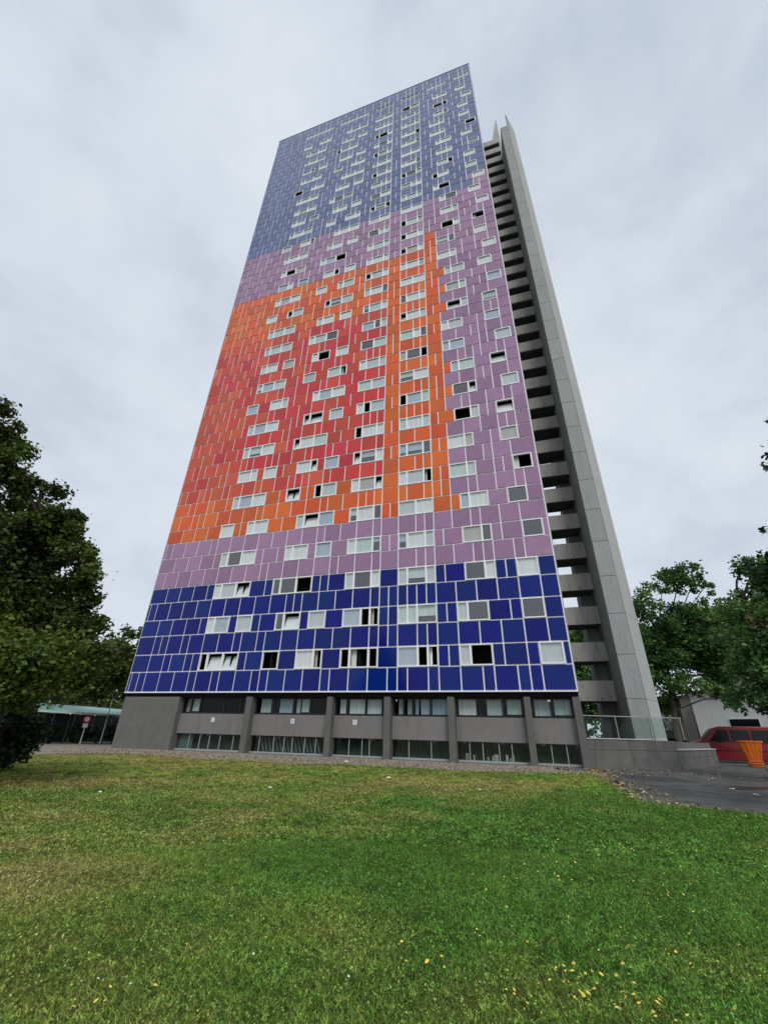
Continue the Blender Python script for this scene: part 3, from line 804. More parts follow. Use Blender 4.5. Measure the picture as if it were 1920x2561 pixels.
def tri_mesh(name, V, matn, attr, vals, color=True):
    n_ = len(V); k = V.shape[1]
    me = bpy.data.meshes.new(name); me.vertices.add(n_ * k); me.vertices.foreach_set('co', V.reshape(-1).astype(np.float32))
    me.loops.add(n_ * k); me.loops.foreach_set('vertex_index', np.arange(n_ * k, dtype=np.int32))
    me.polygons.add(n_); me.polygons.foreach_set('loop_start', np.arange(0, n_ * k, k, dtype=np.int32))
    me.polygons.foreach_set('loop_total', np.full(n_, k, dtype=np.int32))
    me.update(calc_edges=True); me.materials.append(MATS[matn])
    if color:
        at = me.attributes.new(attr, 'FLOAT_COLOR', 'POINT')
        at.data.foreach_set('color', np.repeat(np.concatenate([vals, np.ones((n_, 1))], 1), k, 0).ravel().astype(np.float32))
    else:
        at = me.attributes.new(attr, 'FLOAT', 'POINT'); at.data.foreach_set('value', np.repeat(vals, k).astype(np.float32))
    return me
o = bpy.data.objects.new('grass', tri_mesh('grass', V, 'grass_blade', 'gcol', Cc)); link(o)
tag(o, 'short patchy lawn grass, lush green on the right and dry yellow on the left', 'grass', kind='stuff')

# scattered yellow dandelion heads, fallen leaves, stones
def scatter(name, pts, size, matn, label, cat, n_side=5, up=.03, flat=False):
    mb = MB()
    for (x, y) in pts:
        s = size * random.uniform(.6, 1.3); z = up * random.uniform(.4, 1.3)
        a0 = random.random() * 6; tx, ty = random.uniform(-.5, .5), random.uniform(-.5, .5)
        ring = []
        for k in range(n_side):
            a_ = a0 + 2 * math.pi * k / n_side; rr_ = s * random.uniform(.7, 1.1)
            ring.append((x + rr_ * math.cos(a_), y + rr_ * math.sin(a_), z + rr_ * (tx * math.cos(a_) + ty * math.sin(a_))))
        i = len(mb.v); mb.v += ring + [(x, y, z + (s * .45 if not flat else s * .15))]
        for k in range(n_side): mb.f.append((i + k, i + (k + 1) % n_side, i + n_side)); mb.mi.append(0)
    o = mb.build(name, matn); tag(o, label, cat, kind='stuff'); return o
pts = []
def gpt(px, py):
    d = _fw + _r2 * ((px - 960) / F_PX) - _u2 * ((py - 1280.5) / F_PX); k_ = -EYE / d.z
    return d.x * k_, d.y * k_
for (px_, py_, n_, sd_) in [(1440, 2455, 12, .10), (1455, 2500, 10, .06), (1575, 2525, 14, .12), (1550, 2440, 7, .15), (1405, 2455, 5, .08), (1330, 2525, 6, .12), (1700, 2540, 6, .15), (1250, 2210, 7, .15), (1270, 2160, 6, .2), (1650, 2240, 6, .15), (1370, 2170, 8, .3),
                        (1235, 2355, 7, .1), (1300, 2345, 5, .2), (1350, 2370, 4, .1), (1800, 2380, 6, .25), (1660, 2390, 4, .1), (1100, 2430, 4, .1), (640, 2370, 2, .1), (350, 2430, 2, .2), (220, 2515, 3, .08), (310, 2510, 2, .05), (60, 2345, 2, .1), (1390, 2200, 8, .3), (1540, 2140, 8, .5)]:
    gx, gy = gpt(px_, py_)
    for _ in range(n_): pts.append((gx + random.gauss(0, sd_), gy + random.gauss(0, sd_)))
for _ in range(90):
    r_ = math.sqrt(random.uniform(3.5 ** 2, 12 ** 2)); a = random.gauss(0.3, .25); x, y = r_ * math.sin(a), r_ * math.cos(a)
    if is_lawn(np.array([x]), np.array([y]))[0]: pts.append((x, y))
scatter('dandelion_flowers', pts, .0125, 'flower_yellow', 'small yellow flower heads dotted over the right foreground of the lawn', 'flowers', 6, up=.042)
pts = [(math.sqrt(random.uniform(12, 200)) * math.sin(a), 0) for a in ()]
for _ in range(220):
    r_ = math.sqrt(random.uniform(12, 15 ** 2)); a = random.uniform(-.8, .8); x, y = r_ * math.sin(a), r_ * math.cos(a)
    if is_lawn(np.array([x]), np.array([y]))[0]: pts.append((x, y))
scatter('clover_flowers', pts, .008, 'flower_white', 'tiny white clover heads scattered through the lawn', 'flowers', 5)
pts = []
for _ in range(2600):
    x = random.uniform(-20, 10.2); e_ = float(interp(x, LAWN_EDGE)); fy = TO[1] + math.tan(YAW) * (x - TO[0]) + .2
    y = random.triangular(e_ - 1.6, fy, e_ + .4)
    if x < 10.3: pts.append((x, y))
for _ in range(700):
    y = random.uniform(11, 25.5); x = float(lawn_right(np.array([y]))[0]) + abs(random.gauss(0, .55)) - .1; pts.append((x, y - .0))
for _ in range(260): pts.append((random.uniform(11, 22), random.triangular(20, 26.2, 26)))
scatter('fallen_leaves', pts, .045, 'dead_leaf', 'brown dead leaves littering the gravel at the foot of the tower', 'dead leaves', 5, up=.02, flat=True)
mb = MB()
for _ in range(2600):
    x = random.uniform(-19, 10.2); e_ = float(interp(x, LAWN_EDGE)); y = random.uniform(e_ - .9, TO[1] + math.tan(YAW) * (x - TO[0]) + .3)
    s = random.uniform(.015, .045); i = len(mb.v); a0 = random.random() * 3
    for k in range(4): a_ = a0 + k * math.pi / 2; mb.v.append((x + s * math.cos(a_) * random.uniform(.6, 1.2), y + s * math.sin(a_) * random.uniform(.6, 1.2), -.01))
    mb.v.append((x, y, s * random.uniform(.6, 1.)))
    for k in range(4): mb.f.append((i + k, i + (k + 1) % 4, i + 4)); mb.mi.append(0)
tag(mb.build('gravel_stones', 'stone_mat'), 'loose grey and brown stones between lawn and tower', 'gravel', kind='stuff')

# ------------------------------------------------------------------ retaining walls, terrace, railing
def wall_seg(name, p, q, th, z0, z1, label, cop=None, cat='wall'):
    p, q = Vector((*p, 0)), Vector((*q, 0)); d = (q - p); L_ = d.length; ang = math.atan2(d.y, d.x)
    t = thing(name, label, cat, (p.x, p.y, 0), ang)
    n_ = max(1, round(L_ / 2.6))
    for k in range(n_):
        a, b = L_ * k / n_, L_ * (k + 1) / n_
        for zz0, zz1 in ((z0, z0 + (z1 - z0) * .68), (z0 + (z1 - z0) * .68, z1)):
            mb = MB(); mb.box(a + .008, b - .008, 0, th, zz0 + .006, zz1 - .006); bevel(mb.build('wall_block', 'retaining_concrete', t), .02)
    mb = MB(); mb.box(.01, L_ - .01, .02, th - .02, z0, z1 - .01); mb.build('wall_core', 'retaining_concrete', t)
    if cop:
        mb = MB(); mb.box(0, L_ * cop, -.04, th + .04, z1, z1 + .055); mb.build('coping', 'coping', t)
    return t
wall_seg('retaining_wall', (11.25, 26.35), (16.55, 26.75), .3, -.3, 1.38, 'higher weathered concrete retaining wall under the glass railing', cop=.75)
wall_seg('low_wall', (16.6, 26.8), (22.5, 32.2), .3, -.3, .92, 'lower concrete wall with pale top, stepping down in front of the red van', cop=1.0)
mb = MB(); mb.prism([(11.3, 26.66), (16.5, 27.06), (22.4, 32.5), (26, 44), (14, 48)], -.3, 1.30); struct(mb.build('terrace', 'retaining_concrete'))
rail = thing('glass_railing', 'greenish glass railing with a thin steel handrail on the retaining wall', 'railing', (11.35, 26.5, 1.44), math.atan2(.4, 5.3))
for a in (0.05, 2.05, 4.05, 5.9):
    mb = MB(); mb.box(a - .022, a + .022, -.03, .03, 0, 1.08); mb.build('post', 'steel', rail)
for a, b in ((.1, 2.0), (2.1, 4.0), (4.1, 5.85)):
    mb = MB(); mb.box(a, b, -.008, .008, .05, 1.02); mb.build('pane', 'railing_glass', rail)
mb = MB(); mb.tube((0, 0, 1.1), (6.0, 0, 1.1), .025); mb.build('handrail', 'steel', rail)

# puddle and kerb of the drive
mb = MB(); c_ = (12.9, 17.6); ring = []
for k in range(28):
    a_ = 2 * math.pi * k / 28; rr_ = 1 + .22 * math.sin(3 * a_ + 1) + .12 * math.sin(5 * a_)
    ring.append((c_[0] + 1.25 * rr_ * math.cos(a_), c_[1] + .75 * rr_ * math.sin(a_), -.014))
mb.quad(ring); tag(mb.build('puddle', 'wet_asphalt'), 'dark wet puddle lying on the grey driveway', 'puddle')
k = thing('kerb', 'curved concrete kerb across the far side of the driveway', 'kerb', (17.2, 27.2, 0))
prev = None
for j in range(9):
    a_ = j / 8; p = Vector((5.2 + a_ * 9.0 - 0.6, .4 + a_ * -3.0 + 2.0 * a_ * a_, 0))
    if prev is not None:
        d = (p - prev); nn = Vector((-d.y, d.x, 0)).normalized() * .08
        mb = MB(); mb.prism([prev + d * .02 - nn, p - nn, p + nn, prev + d * .02 + nn], -.05, .1); mb.build('kerb_stone', 'retaining_concrete', k)
    prev = p

# litter
def litter(x, y, s, label, m='paper', z=0.03):
    mb = MB(); a0 = random.random() * 6
    pts_ = []
    for i_ in range(3):
        for j_ in range(3):
            px, py = (i_ - 1) * s * random.uniform(.7, 1.1), (j_ - 1) * s * .6 * random.uniform(.7, 1.1)
            pts_.append((px * math.cos(a0) - py * math.sin(a0), px * math.sin(a0) + py * math.cos(a0), random.uniform(0, s * .55)))
    mb.v = pts_
    for i_ in range(2):
        for j_ in range(2):
            mb.f.append((i_ * 3 + j_, i_ * 3 + j_ + 1, i_ * 3 + j_ + 4, i_ * 3 + j_ + 3)); mb.mi.append(0)
    o = mb.build('litter', m); o.location = (x, y, z)
    so = o.modifiers.new('s', 'SOLIDIFY'); so.thickness = .004
    tag(o, label, 'litter', 'rubbish on the ground'); return o
litter(-2.84, 13.44, .07, 'crumpled white paper on the lawn, left of centre, in front of the third bay')
litter(-0.81, 14.56, .035, 'small white paper scrap on the lawn near the centre')
litter(2.9, 14.2, .07, 'white paper piece beside a black scrap on the dry grass')
litter(3.02, 14.15, .06, 'black plastic scrap beside a white paper piece on the dry grass', 'black_plastic')
litter(-6.41, 11.81, .055, 'flat whitish scrap on the lawn far left')
litter(0.4, 17.2, .09, 'long white paper strip on the dry grass below the fourth bay')
litter(7.9, 14.9, .08, 'white wrapper at the corner where lawn meets driveway', z=0.0)
litter(8.3, 15.8, .06, 'torn white scrap on the driveway edge, behind the corner wrapper', z=0.0)
litter(11.3, 15.0, .09, 'white papers on the driveway, nearest the right edge of the picture', z=0.0)
litter(11.75, 16.6, .09, 'white papers on the driveway just in front of the puddle', z=0.0)
litter(12.5, 23.6, .07, 'single white cup-sized scrap on the driveway before the retaining wall', z=0.0)
litter(17.2, 25.9, .08, 'white scrap on the driveway at the foot of the low wall', z=0.0)
litter(-11.2, 27.9, .08, 'bright white scrap on the gravel below the left base block')
litter(-9.2, 28.4, .09, 'white cup lying by the second concrete column of the base')
litter(-1.6, 25.5, .14, 'heap of white and grey paper on the gravel below the middle bay')

# ------------------------------------------------------------------ trees
def leaves(clumps, per_m3, size, seed, flat=.8):
    g = np.random.default_rng(seed); P, T = [], []
    for (cx, cy, cz, r) in clumps:
        n_ = int(per_m3 * 4.19 * r ** 3)
        nb = max(5, int(6 * r * r)); sub = g.normal(0, 1, (nb, 3)); sub /= np.linalg.norm(sub, axis=1)[:, None]
        sub *= (g.random((nb, 1)) ** .45) * r * .95
        w = g.integers(0, nb, n_)
        p = sub[w] + np.clip(g.normal(0, 1, (n_, 3)), -1.7, 1.7) * r * (.13 + .09 * g.random((n_, 1)))
        p[:, 2] *= flat
        tint = g.random() * .4 + g.random(nb)[w] * .45 + g.normal(0, .12, n_)
        P.append(p + np.array([cx, cy, cz])); T.append(tint)
    P = np.concatenate(P); T = np.clip(np.concatenate(T), 0, 1); n_ = len(P)
    a = g.normal(0, 1, (n_, 3)); a[:, 2] *= .45; a /= np.linalg.norm(a, axis=1)[:, None]
    b = np.cross(a, g.normal(0, 1, (n_, 3))); b /= np.linalg.norm(b, axis=1)[:, None]
    s = size * (.55 + .9 * g.random((n_, 1)))
    V = np.stack([P - a * s * .5, P + b * s * .33 - a * s * .05, P + a * s * .5 + [0, 0, -.1 * size], P - b * s * .33 - a * s * .05], 1)
    return V, T
def tree(label, base, height_, r0, clumps, dens, size, leafm, seed, group=None, flat=.8, cat='tree', name='tree', lean=(0, 0)):
    t = thing(name, label, cat, (base[0], base[1], 0), 0, group)
    V, T = leaves([(c[0] - base[0], c[1] - base[1], c[2], c[3]) for c in clumps], dens, size, seed, flat)
    o = bpy.data.objects.new('crown', tri_mesh('crown', V, leafm, 'tint', T, color=False)); link(o, t)
    mb = MB(); rr = random.Random(seed)
    top = Vector((lean[0], lean[1], height_ * .62)); prev = Vector((0, 0, -.2)); N_ = 6; ax = []
    for k in range(1, N_ + 1):
        p = top * (k / N_) + Vector((rr.uniform(-.12, .12), rr.uniform(-.12, .12), 0)) * (height_ / 10)
        mb.tube(prev, p, r0 * (1 - .6 * (k - 1) / N_), r0 * (1 - .6 * k / N_), 9); ax.append(p); prev = p
    for c in clumps:
        cc = Vector((c[0] - base[0], c[1] - base[1], c[2]))
        st = min(ax, key=lambda q_: (q_ - cc).length + (3 if q_.z > cc.z else 0) + (5 if q_.z < height_ * .15 else 0))
        midp = (st + cc) / 2 + Vector((rr.uniform(-.3, .3), rr.uniform(-.3, .3), rr.uniform(-.2, .5)))
        rb = r0 * .28
        mb.tube(st, midp, rb, rb * .6, 6); mb.tube(midp, cc, rb * .6, rb * .25, 6)
        for _ in range(3):
            e_ = cc + Vector((rr.gauss(0, 1), rr.gauss(0, 1), rr.gauss(0, .8))).normalized() * c[3] * .8
            mb.tube(cc, e_, rb * .25, rb * .08, 5)
    mb.build('trunk', 'bark', t)
    return t
def at(px, py, D, dz=0):
    """point on the ray through a place in the photograph at horizontal distance D"""
    d = _fw + _r2 * ((px - 960) / F_PX) - _u2 * ((py - 1280.5) / F_PX)
    h_ = math.hypot(d.x, d.y); return Vector((d.x / h_ * D, d.y / h_ * D, EYE + d.z / h_ * D + dz))
def clump(px, py, D, r): p = at(px, py, D); return (p.x, p.y, p.z, r)

big = [clump(-10, 1130, 17, 1.0), clump(5, 1075, 17.5, .75), clump(-60, 1060, 18, 1.2), clump(55, 1215, 17, 1.15), clump(110, 1200, 16.5, .5), clump(125, 1300, 16.5, 1.05), clump(175, 1380, 16.5, .95), clump(205, 1460, 16, .9), clump(212, 1395, 16.5, .75), clump(160, 1310, 17, .8), clump(185, 1540, 16, 1.0),
       clump(165, 1620, 17, 1.2), clump(200, 1660, 17.5, .9), clump(30, 1330, 18, 1.7), clump(60, 1470, 18, 1.9), clump(90, 1590, 18, 1.8), clump(10, 1620, 16, 1.8),
       clump(50, 1660, 17, 1.5), clump(150, 1665, 18, 1.1), clump(-120, 1300, 17, 2.2), clump(-150, 1500, 17, 2.3), clump(-140, 1700, 17, 2.0), clump(-250, 1400, 18, 2.4), clump(-120, 1120, 18, 1.6),
       clump(-30, 1720, 16, 1.2)]
b_ = at(-60, 1890, 17)
tree('tall broadleaf tree with olive green crown filling the left edge of the picture', (b_.x, b_.y), 10.5, .32, big, 480, .135, 'leaf_olive', 21)
l2 = [clump(325, 1600, 46, 1.6), clump(290, 1640, 45, 2.0), clump(345, 1660, 47, 2.2), clump(250, 1690, 46, 2.0), clump(300, 1705, 45, 2.0), clump(230, 1715, 47, 1.6), clump(350, 1720, 50, 2.2), clump(160, 1715, 49, 1.8), clump(345, 1775, 62, 2.4), clump(120, 1755, 64, 2.2), clump(190, 1752, 64, 2.2), clump(245, 1755, 64, 2.0), clump(290, 1765, 64, 2.0), clump(60, 1755, 64, 2.2)]
b_ = at(310, 1860, 46)
tree('smaller tree behind the green roofed shelter, left of the coloured tower', (b_.x, b_.y), 8.5, .2, l2, 60, .30, 'leaf_olive', 22)
l3 = [clump(-10, 1840, 21, 1.2), clump(20, 1800, 22, 1.1), clump(-60, 1820, 21, 1.6), clump(15, 1870, 20.5, .7)]
b_ = at(-20, 1900, 21)
tree('dark rounded shrub at the left edge of the lawn', (b_.x, b_.y), 2.2, .09, l3, 380, .13, 'leaf_dark', 23, cat='shrub', name='shrub')

r1 = [clump(1700, 1440, 42, 1.6), clump(1655, 1475, 42, 1.3), clump(1735, 1445, 43, 1.2), clump(1610, 1520, 41, 1.6), clump(1680, 1540, 43, 2.0), clump(1760, 1530, 43, 1.5),
      clump(1605, 1600, 41, 1.6), clump(1640, 1580, 42, 1.8), clump(1700, 1590, 44, 2.0), clump(1740, 1600, 44, 1.9), clump(1760, 1470, 43, 1.0), clump(1620, 1660, 42, 1.6), clump(1780, 1590, 45, 1.6), clump(1650, 1640, 42, 1.8), clump(1630, 1700, 42, 1.6), clump(1700, 1640, 44, 2.0), clump(1660, 1750, 43, 1.4), clump(1720, 1720, 42, 1.5)]
b_ = at(1722, 1880, 43)
tree('broadleaf tree with see-through crown just right of the stair tower', (b_.x, b_.y), 13, .32, r1, 68, .26, 'leaf_fresh', 31, group='trees right of the tower')
r2 = [clump(1790, 1560, 47, 2.2), clump(1810, 1650, 46, 2.4), clump(1770, 1640, 45, 1.9), clump(1840, 1690, 46, 1.7), clump(1780, 1690, 45, 1.4), clump(1800, 1735, 44, 1.1), clump(1845, 1745, 44, 1.2)]
b_ = at(1700, 1870, 40)
tree('bright green lower tree between the see-through tree and the right edge', (b_.x, b_.y), 11, .26, r2, 62, .28, 'leaf_fresh', 32, group='trees right of the tower', lean=(2.5, 3))
r3 = [clump(1850, 1425, 27, .8), clump(1895, 1440, 27, 1.2), clump(1870, 1520, 28, 1.2), clump(1915, 1540, 27, 1.6), clump(1850, 1580, 28, .9), clump(1900, 1630, 27, 1.6), clump(1860, 1690, 27, 1.2),
      clump(1905, 1700, 26, 1.2), clump(1970, 1600, 27, 2.0), clump(1985, 1470, 27, 1.7), clump(1985, 1720, 27, 1.4), clump(1935, 1390, 27, .6), clump(1860, 1755, 27, .7), clump(1905, 1765, 27, .9), clump(1830, 1735, 28, .6)]
b_ = at(1985, 1900, 27)
tree('dense dark green tree at the right edge above the red van', (b_.x, b_.y), 11.5, .28, r3, 105, .19, 'leaf_green', 33, group='trees right of the tower')
r4 = [clump(1952, 1050, 14, .42), clump(1940, 1330, 14, .42), clump(2040, 1200, 14, 1.0), clump(2070, 1350, 14, 1.2), clump(2080, 1100, 15, 1.5), clump(2100, 1500, 15, 1.6)]
b_ = at(2600, 1980, 17)
tree('near tree mostly outside the frame, only leaf tips showing at the upper right edge', (b_.x, b_.y), 9.5, .22, r4, 300, .15, 'leaf_dark', 34, cat='tree')
# low growth behind the driveway and left shelter
def hedge(label, p, q, h_, th, dens, size, seed, m='leaf_dark'):
    cl = []; d = Vector(q) - Vector(p); n_ = int(d.length / (h_ * .55)) + 1
    for k in range(n_ + 1):
        c = Vector(p) + d * k / n_
        cl.append((c.x, c.y, h_ * .35, h_ * .45)); cl.append((c.x, c.y + .3, h_ * .7, h_ * .4))
    t = thing('hedge', label, 'hedge', (p[0], p[1], 0))
    V, T = leaves([(c[0] - p[0], c[1] - p[1], c[2], c[3]) for c in cl], dens, size, seed, 1)
    link(bpy.data.objects.new('foliage', tri_mesh('foliage', V, m, 'tint', T, color=False)), t)
hedge('dark clipped hedge behind the green roofed shelter on the left', (-42, 46.0), (-22, 58), 2.8, 1.4, 110, .2, 51)
hedge('dark low bushes growing under the green roofed shelter', tuple(at(30, 1862, 48).xy), tuple(at(290, 1862, 52.5).xy), 1.5, 1, 120, .2, 54)
hedge('low bushes behind the glass railing below the stair tower', (15.5, 40), (23.5, 44.5), 2.4, 1.2, 70, .22, 52, 'leaf_green')
hedge('far dark bushes closing the view behind the red van', (30, 56), (64, 48), 3.4, 1.5, 40, .35, 53)

# ------------------------------------------------------------------ left: shelter, sign, lamp post, path bits
sh = thing('shelter', 'low open shelter with a green roof and pale edge, at the far left', 'shelter', tuple(at(60, 1862, 46).xy) + (0,), 0)
o0 = at(60, 1862, 46); p1 = at(330, 1862, 52)
ang = math.atan2(p1.y - o0.y, p1.x - o0.x); sh.rotation_euler = (0, 0, ang)
Ls = 16
mb = MB(); mb.v = [(-6, 0, 2.45), (Ls, 0, 2.25), (Ls, 3, 2.85), (-6, 3, 3.05), (-6, 0, 2.5), (Ls, 0, 2.3), (Ls, 3, 2.9), (-6, 3, 3.1)]
mb.f = [(3, 2, 1, 0), (4, 5, 6, 7), (0, 1, 5, 4), (1, 2, 6, 5), (2, 3, 7, 6), (3, 0, 4, 7)]; mb.mi = [0] * 6
mb.build('roof', 'green_roof', sh)
mb = MB(); mb.v = [(-6, -.06, 2.34), (Ls, -.06, 2.14), (Ls, -.005, 2.14), (-6, -.005, 2.34), (-6, -.06, 2.49), (Ls, -.06, 2.29), (Ls, -.005, 2.29), (-6, -.005, 2.49)]
mb.f = [(3, 2, 1, 0), (4, 5, 6, 7), (0, 1, 5, 4), (1, 2, 6, 5), (2, 3, 7, 6), (3, 0, 4, 7)]; mb.mi = [0] * 6
mb.build('fascia', 'white_paint', sh)
for j in range(6):
    xx = -4 + j * 3.6
    mb = MB(); mb.tube((xx, .3, 0), (xx, .3, 2.1), .05); mb.build('post', 'black_metal', sh)
for j in range(11):
    xx = -5.5 + j * 2.0
    mb = MB(); mb.box(xx, xx + 1.9, 4.2, 4.3, 0, 2.3); mb.build('back_panel', 'black_metal', sh)
b_ = at(200, 1860, 49)
sg = thing('traffic_sign', 'round red-rimmed traffic sign with a white plate on a thin white post', 'traffic sign', (b_.x, b_.y, 0), R(20))
mb = MB(); mb.tube((0, 0, 0), (0, 0, 2.05), .04); mb.build('post', 'white_paint', sg)
mb = MB(); mb.tube((0, -.05, 1.9), (0, -.07, 1.9), .3, n=24); mb.build('rim', 'sign_red', sg)
mb = MB(); mb.tube((0, -.072, 1.9), (0, -.08, 1.9), .19, n=24); mb.build('disc', 'white_paint', sg)
mb = MB(); mb.box(-.2, .2, -.07, -.05, 1.25, 1.56); mb.build('plate', 'white_paint', sg)
b_ = at(250, 1860, 50)
lp = thing('lamp_post', 'thin pale lamp post beside the left corner of the tower', 'lamp post', (b_.x, b_.y, 0))
mb = MB(); mb.tube((0, 0, 0), (0, 0, 2.2), .055, .05); mb.tube((0, 0, 2.2), (0, 0, 5.9), .05, .035); mb.build('pole', 'white_paint', lp)
mb = MB(); mb.tube((0, 0, 5.9), (0.5, -.1, 6.05), .035); mb.box(.4, .9, -.18, 0.0, 6.0, 6.1); mb.build('lamp_head', 'steel', lp)

# ------------------------------------------------------------------ right: houses, van, skip
def house(label, a, b, depth, h_, roofh, wallm, wins_, D0=None):
    a, b = Vector((*a, 0)), Vector((*b, 0)); d = b - a; L_ = d.length
    t = thing('house', label, 'house', (a.x, a.y, 0), math.atan2(d.y, d.x))
    mb = MB(); mb.box(0, L_, 0, depth, 0, h_); mb.build('wall', wallm, t)
    mb = MB(); e_ = .5
    mb.v = [(-e_, -e_, h_), (L_ + e_, -e_, h_), (L_ + e_, depth + e_, h_), (-e_, depth + e_, h_), (-e_, depth / 2, h_ + roofh), (L_ + e_, depth / 2, h_ + roofh)]
    mb.f = [(3, 2, 1, 0), (0, 1, 5, 4), (2, 3, 4, 5), (0, 4, 3), (1, 2, 5)]; mb.mi = [0] * 5
    mb.build('roof', 'roof_red', t)
    for (x, z, w, hh) in wins_:
        mb = MB(); mb.box(x, x + w, -.05, .02, z, z + hh); f = mb.build('window', 'white_paint', t)
        mb = MB(); mb.box(x + .08, x + w - .08, -.07, -.052, z + .08, z + hh - .08); mb.build('pane', 'van_glass', f)
    return t
ha, hb = at(1756, 1860, 60), at(2200, 1860, 56)
house('white flat-roofed house half hidden by trees behind the red van', ha.xy, hb.xy, 9, 6.2, .25, 'house_white',
      [(3.0, 2.3, 2.6, 1.2), (8.5, 2.6, 1.5, 1.3), (13, 2.6, 1.5, 1.3)])
ha, hb = at(1805, 1860, 76), at(2250, 1860, 70)
house('taller house with a red roof showing above the right-hand trees', ha.xy, hb.xy, 9, 15.0, 4.0, 'house_beige',
      [(1.5, 12, 1.6, 1.5), (5.5, 12, 1.6, 1.5), (1.5, 9, 1.6, 1.5), (5.5, 9, 1.6, 1.5), (9.5, 12, 1.6, 1.5)])
ha, hb = at(1600, 1860, 66), at(1752, 1860, 63)
house('low beige house seen between the tree trunks beside the stair tower', ha.xy, hb.xy, 8, 6.0, .25, 'house_beige', [(3, 1.2, 1.3, 1.3), (7, 1.2, 1.3, 1.3)])
rb = [clump(1420, 1660, 66, 3.0), clump(1460, 1600, 68, 3.2), clump(1500, 1680, 64, 3.0), clump(1450, 1740, 64, 3.0), clump(1500, 1770, 64, 2.5), clump(1540, 1790, 60, 2)]
b_ = at(1470, 1860, 66)
tree('distant tree glimpsed through the open landings of the stair tower', (b_.x, b_.y), 12, .3, rb, 26, .42, 'leaf_fresh', 37)

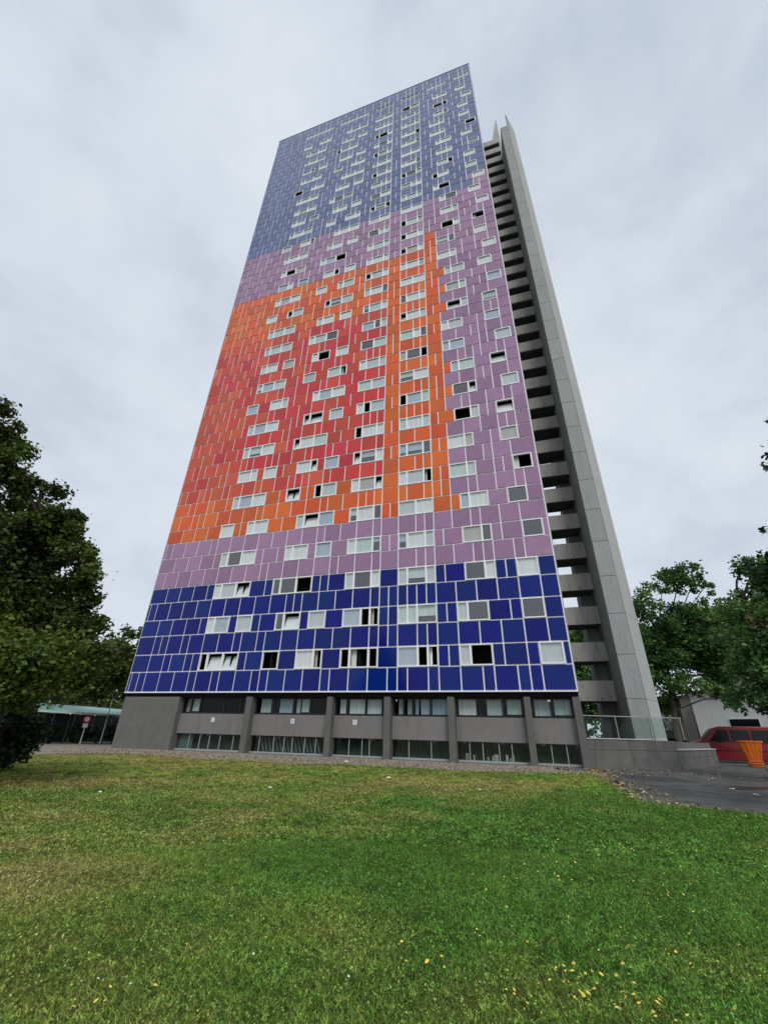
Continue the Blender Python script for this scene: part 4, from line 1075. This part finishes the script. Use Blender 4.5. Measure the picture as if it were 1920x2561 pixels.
def van():
    a, b = at(1722, 1880, 46), at(2000, 1880, 47)
    L_, Wd = 5.3, 1.95
    ang = math.atan2(b.y - a.y, b.x - a.x)
    t = thing('van', 'dark red passenger van with black windows parked behind the low wall', 'van', (a.x + .1, a.y, -.02), ang)
    prof = [(0.0, .1), (0.02, .85), (.18, 1.04), (.72, 1.18), (1.42, 1.87), (1.72, 1.97), (5.0, 1.99), (5.25, 1.86), (5.3, .9), (5.28, .1)]
    mb = MB(); n_ = len(prof); inset = [0 if z < 1.15 else .12 * (z - 1.1) / .85 for x, z in prof]
    for (x, z), s in zip(prof, inset): mb.v.append((x, s, z))
    for (x, z), s in zip(prof, inset): mb.v.append((x, Wd - s, z))
    mb.f.append(tuple(range(n_))); mb.mi.append(0); mb.f.append(tuple(reversed(range(n_, 2 * n_)))); mb.mi.append(0)
    for k in range(n_):
        j = (k + 1) % n_; mb.f.append((k, n_ + k, n_ + j, j)); mb.mi.append(0)
    bevel(mb.build('body', 'van_red', t), .05, 2)
    for x0, x1, sl in ((1.08, 2.1, .34), (2.18, 3.1, 0), (3.18, 4.1, 0), (4.18, 5.05, 0)):
        mb = MB(); mb.v = [(x0, -.012, 1.12), (x1, -.012, 1.12), (x1, .095, 1.78), (x0 + sl * 1.6, .095, 1.78)]; mb.f = [(0, 1, 2, 3)]; mb.mi = [0]
        mb.v += [(v[0], v[1] + .02, v[2]) for v in mb.v]; mb.f += [(7, 6, 5, 4), (0, 4, 5, 1), (1, 5, 6, 2), (2, 6, 7, 3), (3, 7, 4, 0)]; mb.mi += [0] * 5
        mb.build('side_window', 'van_glass', t)
    mb = MB(); mb.v = [(.76, .15, 1.21), (.76, Wd - .15, 1.21), (1.39, Wd - .2, 1.84), (1.39, .2, 1.84)]; mb.v = [(v[0] - .02, v[1], v[2] + .015) for v in mb.v]; mb.f = [(0, 1, 2, 3)]; mb.mi = [0]
    mb.build('windscreen', 'van_glass', t)
    for x in (.95, 4.2):
        for y in (.02, Wd - .02):
            s = -1 if y < 1 else 1
            mb = MB(); mb.tube((x, y + s * .02, .33), (x, y - s * .2, .33), .33, n=20); w = mb.build('wheel', 'tyre', t)
            mb = MB(); mb.tube((x, y + s * .03, .33), (x, y + s * .021, .33), .19, n=14); mb.build('rim', 'steel', w)
    mb = MB(); mb.box(.0, .22, -.01, .3, .72, .92); bevel(mb.build('headlight', 'white_paint', t), .03)
    mb = MB(); mb.box(1.5, 1.7, -.22, -.02, 1.1, 1.28); bevel(mb.build('mirror', 'van_glass', t), .03)
    mb = MB(); mb.box(.5, 5.0, -.012, .0, .62, .68); mb.build('trim_strip', 'black_metal', t)
van()
bpy.data.objects['van'].scale = (1.35, 1.15, 1.27)
b_ = at(1890, 1914, 40.5)
sk = thing('rubbish_bin', 'orange tapered plastic rubbish container, wider at the top, beside the red van', 'container', (b_.x, b_.y, 0), R(-30))
mb = MB()
def frustum(mb, z0, z1, a0, a1, n=16):
    i = len(mb.v)
    for z, r_ in ((z0, a0), (z1, a1)):
        for k in range(n):
            t = 2 * math.pi * k / n; c, s = math.cos(t), math.sin(t)
            e_ = (abs(c) ** 4 + abs(s) ** 4) ** -.25; mb.v.append((r_ * c * e_, r_ * s * e_ * .8, z))
    for k in range(n):
        j = (k + 1) % n; mb.f.append((i + k, i + j, i + n + j, i + n + k)); mb.mi.append(0)
    mb.f.append(tuple(i + k for k in reversed(range(n)))); mb.mi.append(0); mb.f.append(tuple(i + n + k for k in range(n))); mb.mi.append(0)
frustum(mb, .28, 1.42, .38, .66); mb.build('body', 'orange_plastic', sk)
for z, a in ((.16, .45), (.30, .42)):
    mb = MB(); frustum(mb, z, z + .06, a, a); mb.build('base_ring', 'orange_plastic', sk)
mb = MB(); frustum(mb, .0, .15, .36, .42); mb.build('foot', 'orange_plastic', sk)
mb = MB(); frustum(mb, 1.42, 1.50, .71, .71); mb.build('rim', 'orange_plastic', sk)
for k in range(5):
    mb = MB(); xx = -.5 + .25 * k; mb.v = [(xx * .6 - .02, -.33, .34), (xx * .6 + .02, -.33, .34), (xx + .02, -.545, 1.38), (xx - .02, -.545, 1.38)]; mb.f = [(0, 1, 2, 3)]; mb.mi = [0]
    mb.build('rib', 'orange_plastic', sk)
# path at the left, far side of the lawn
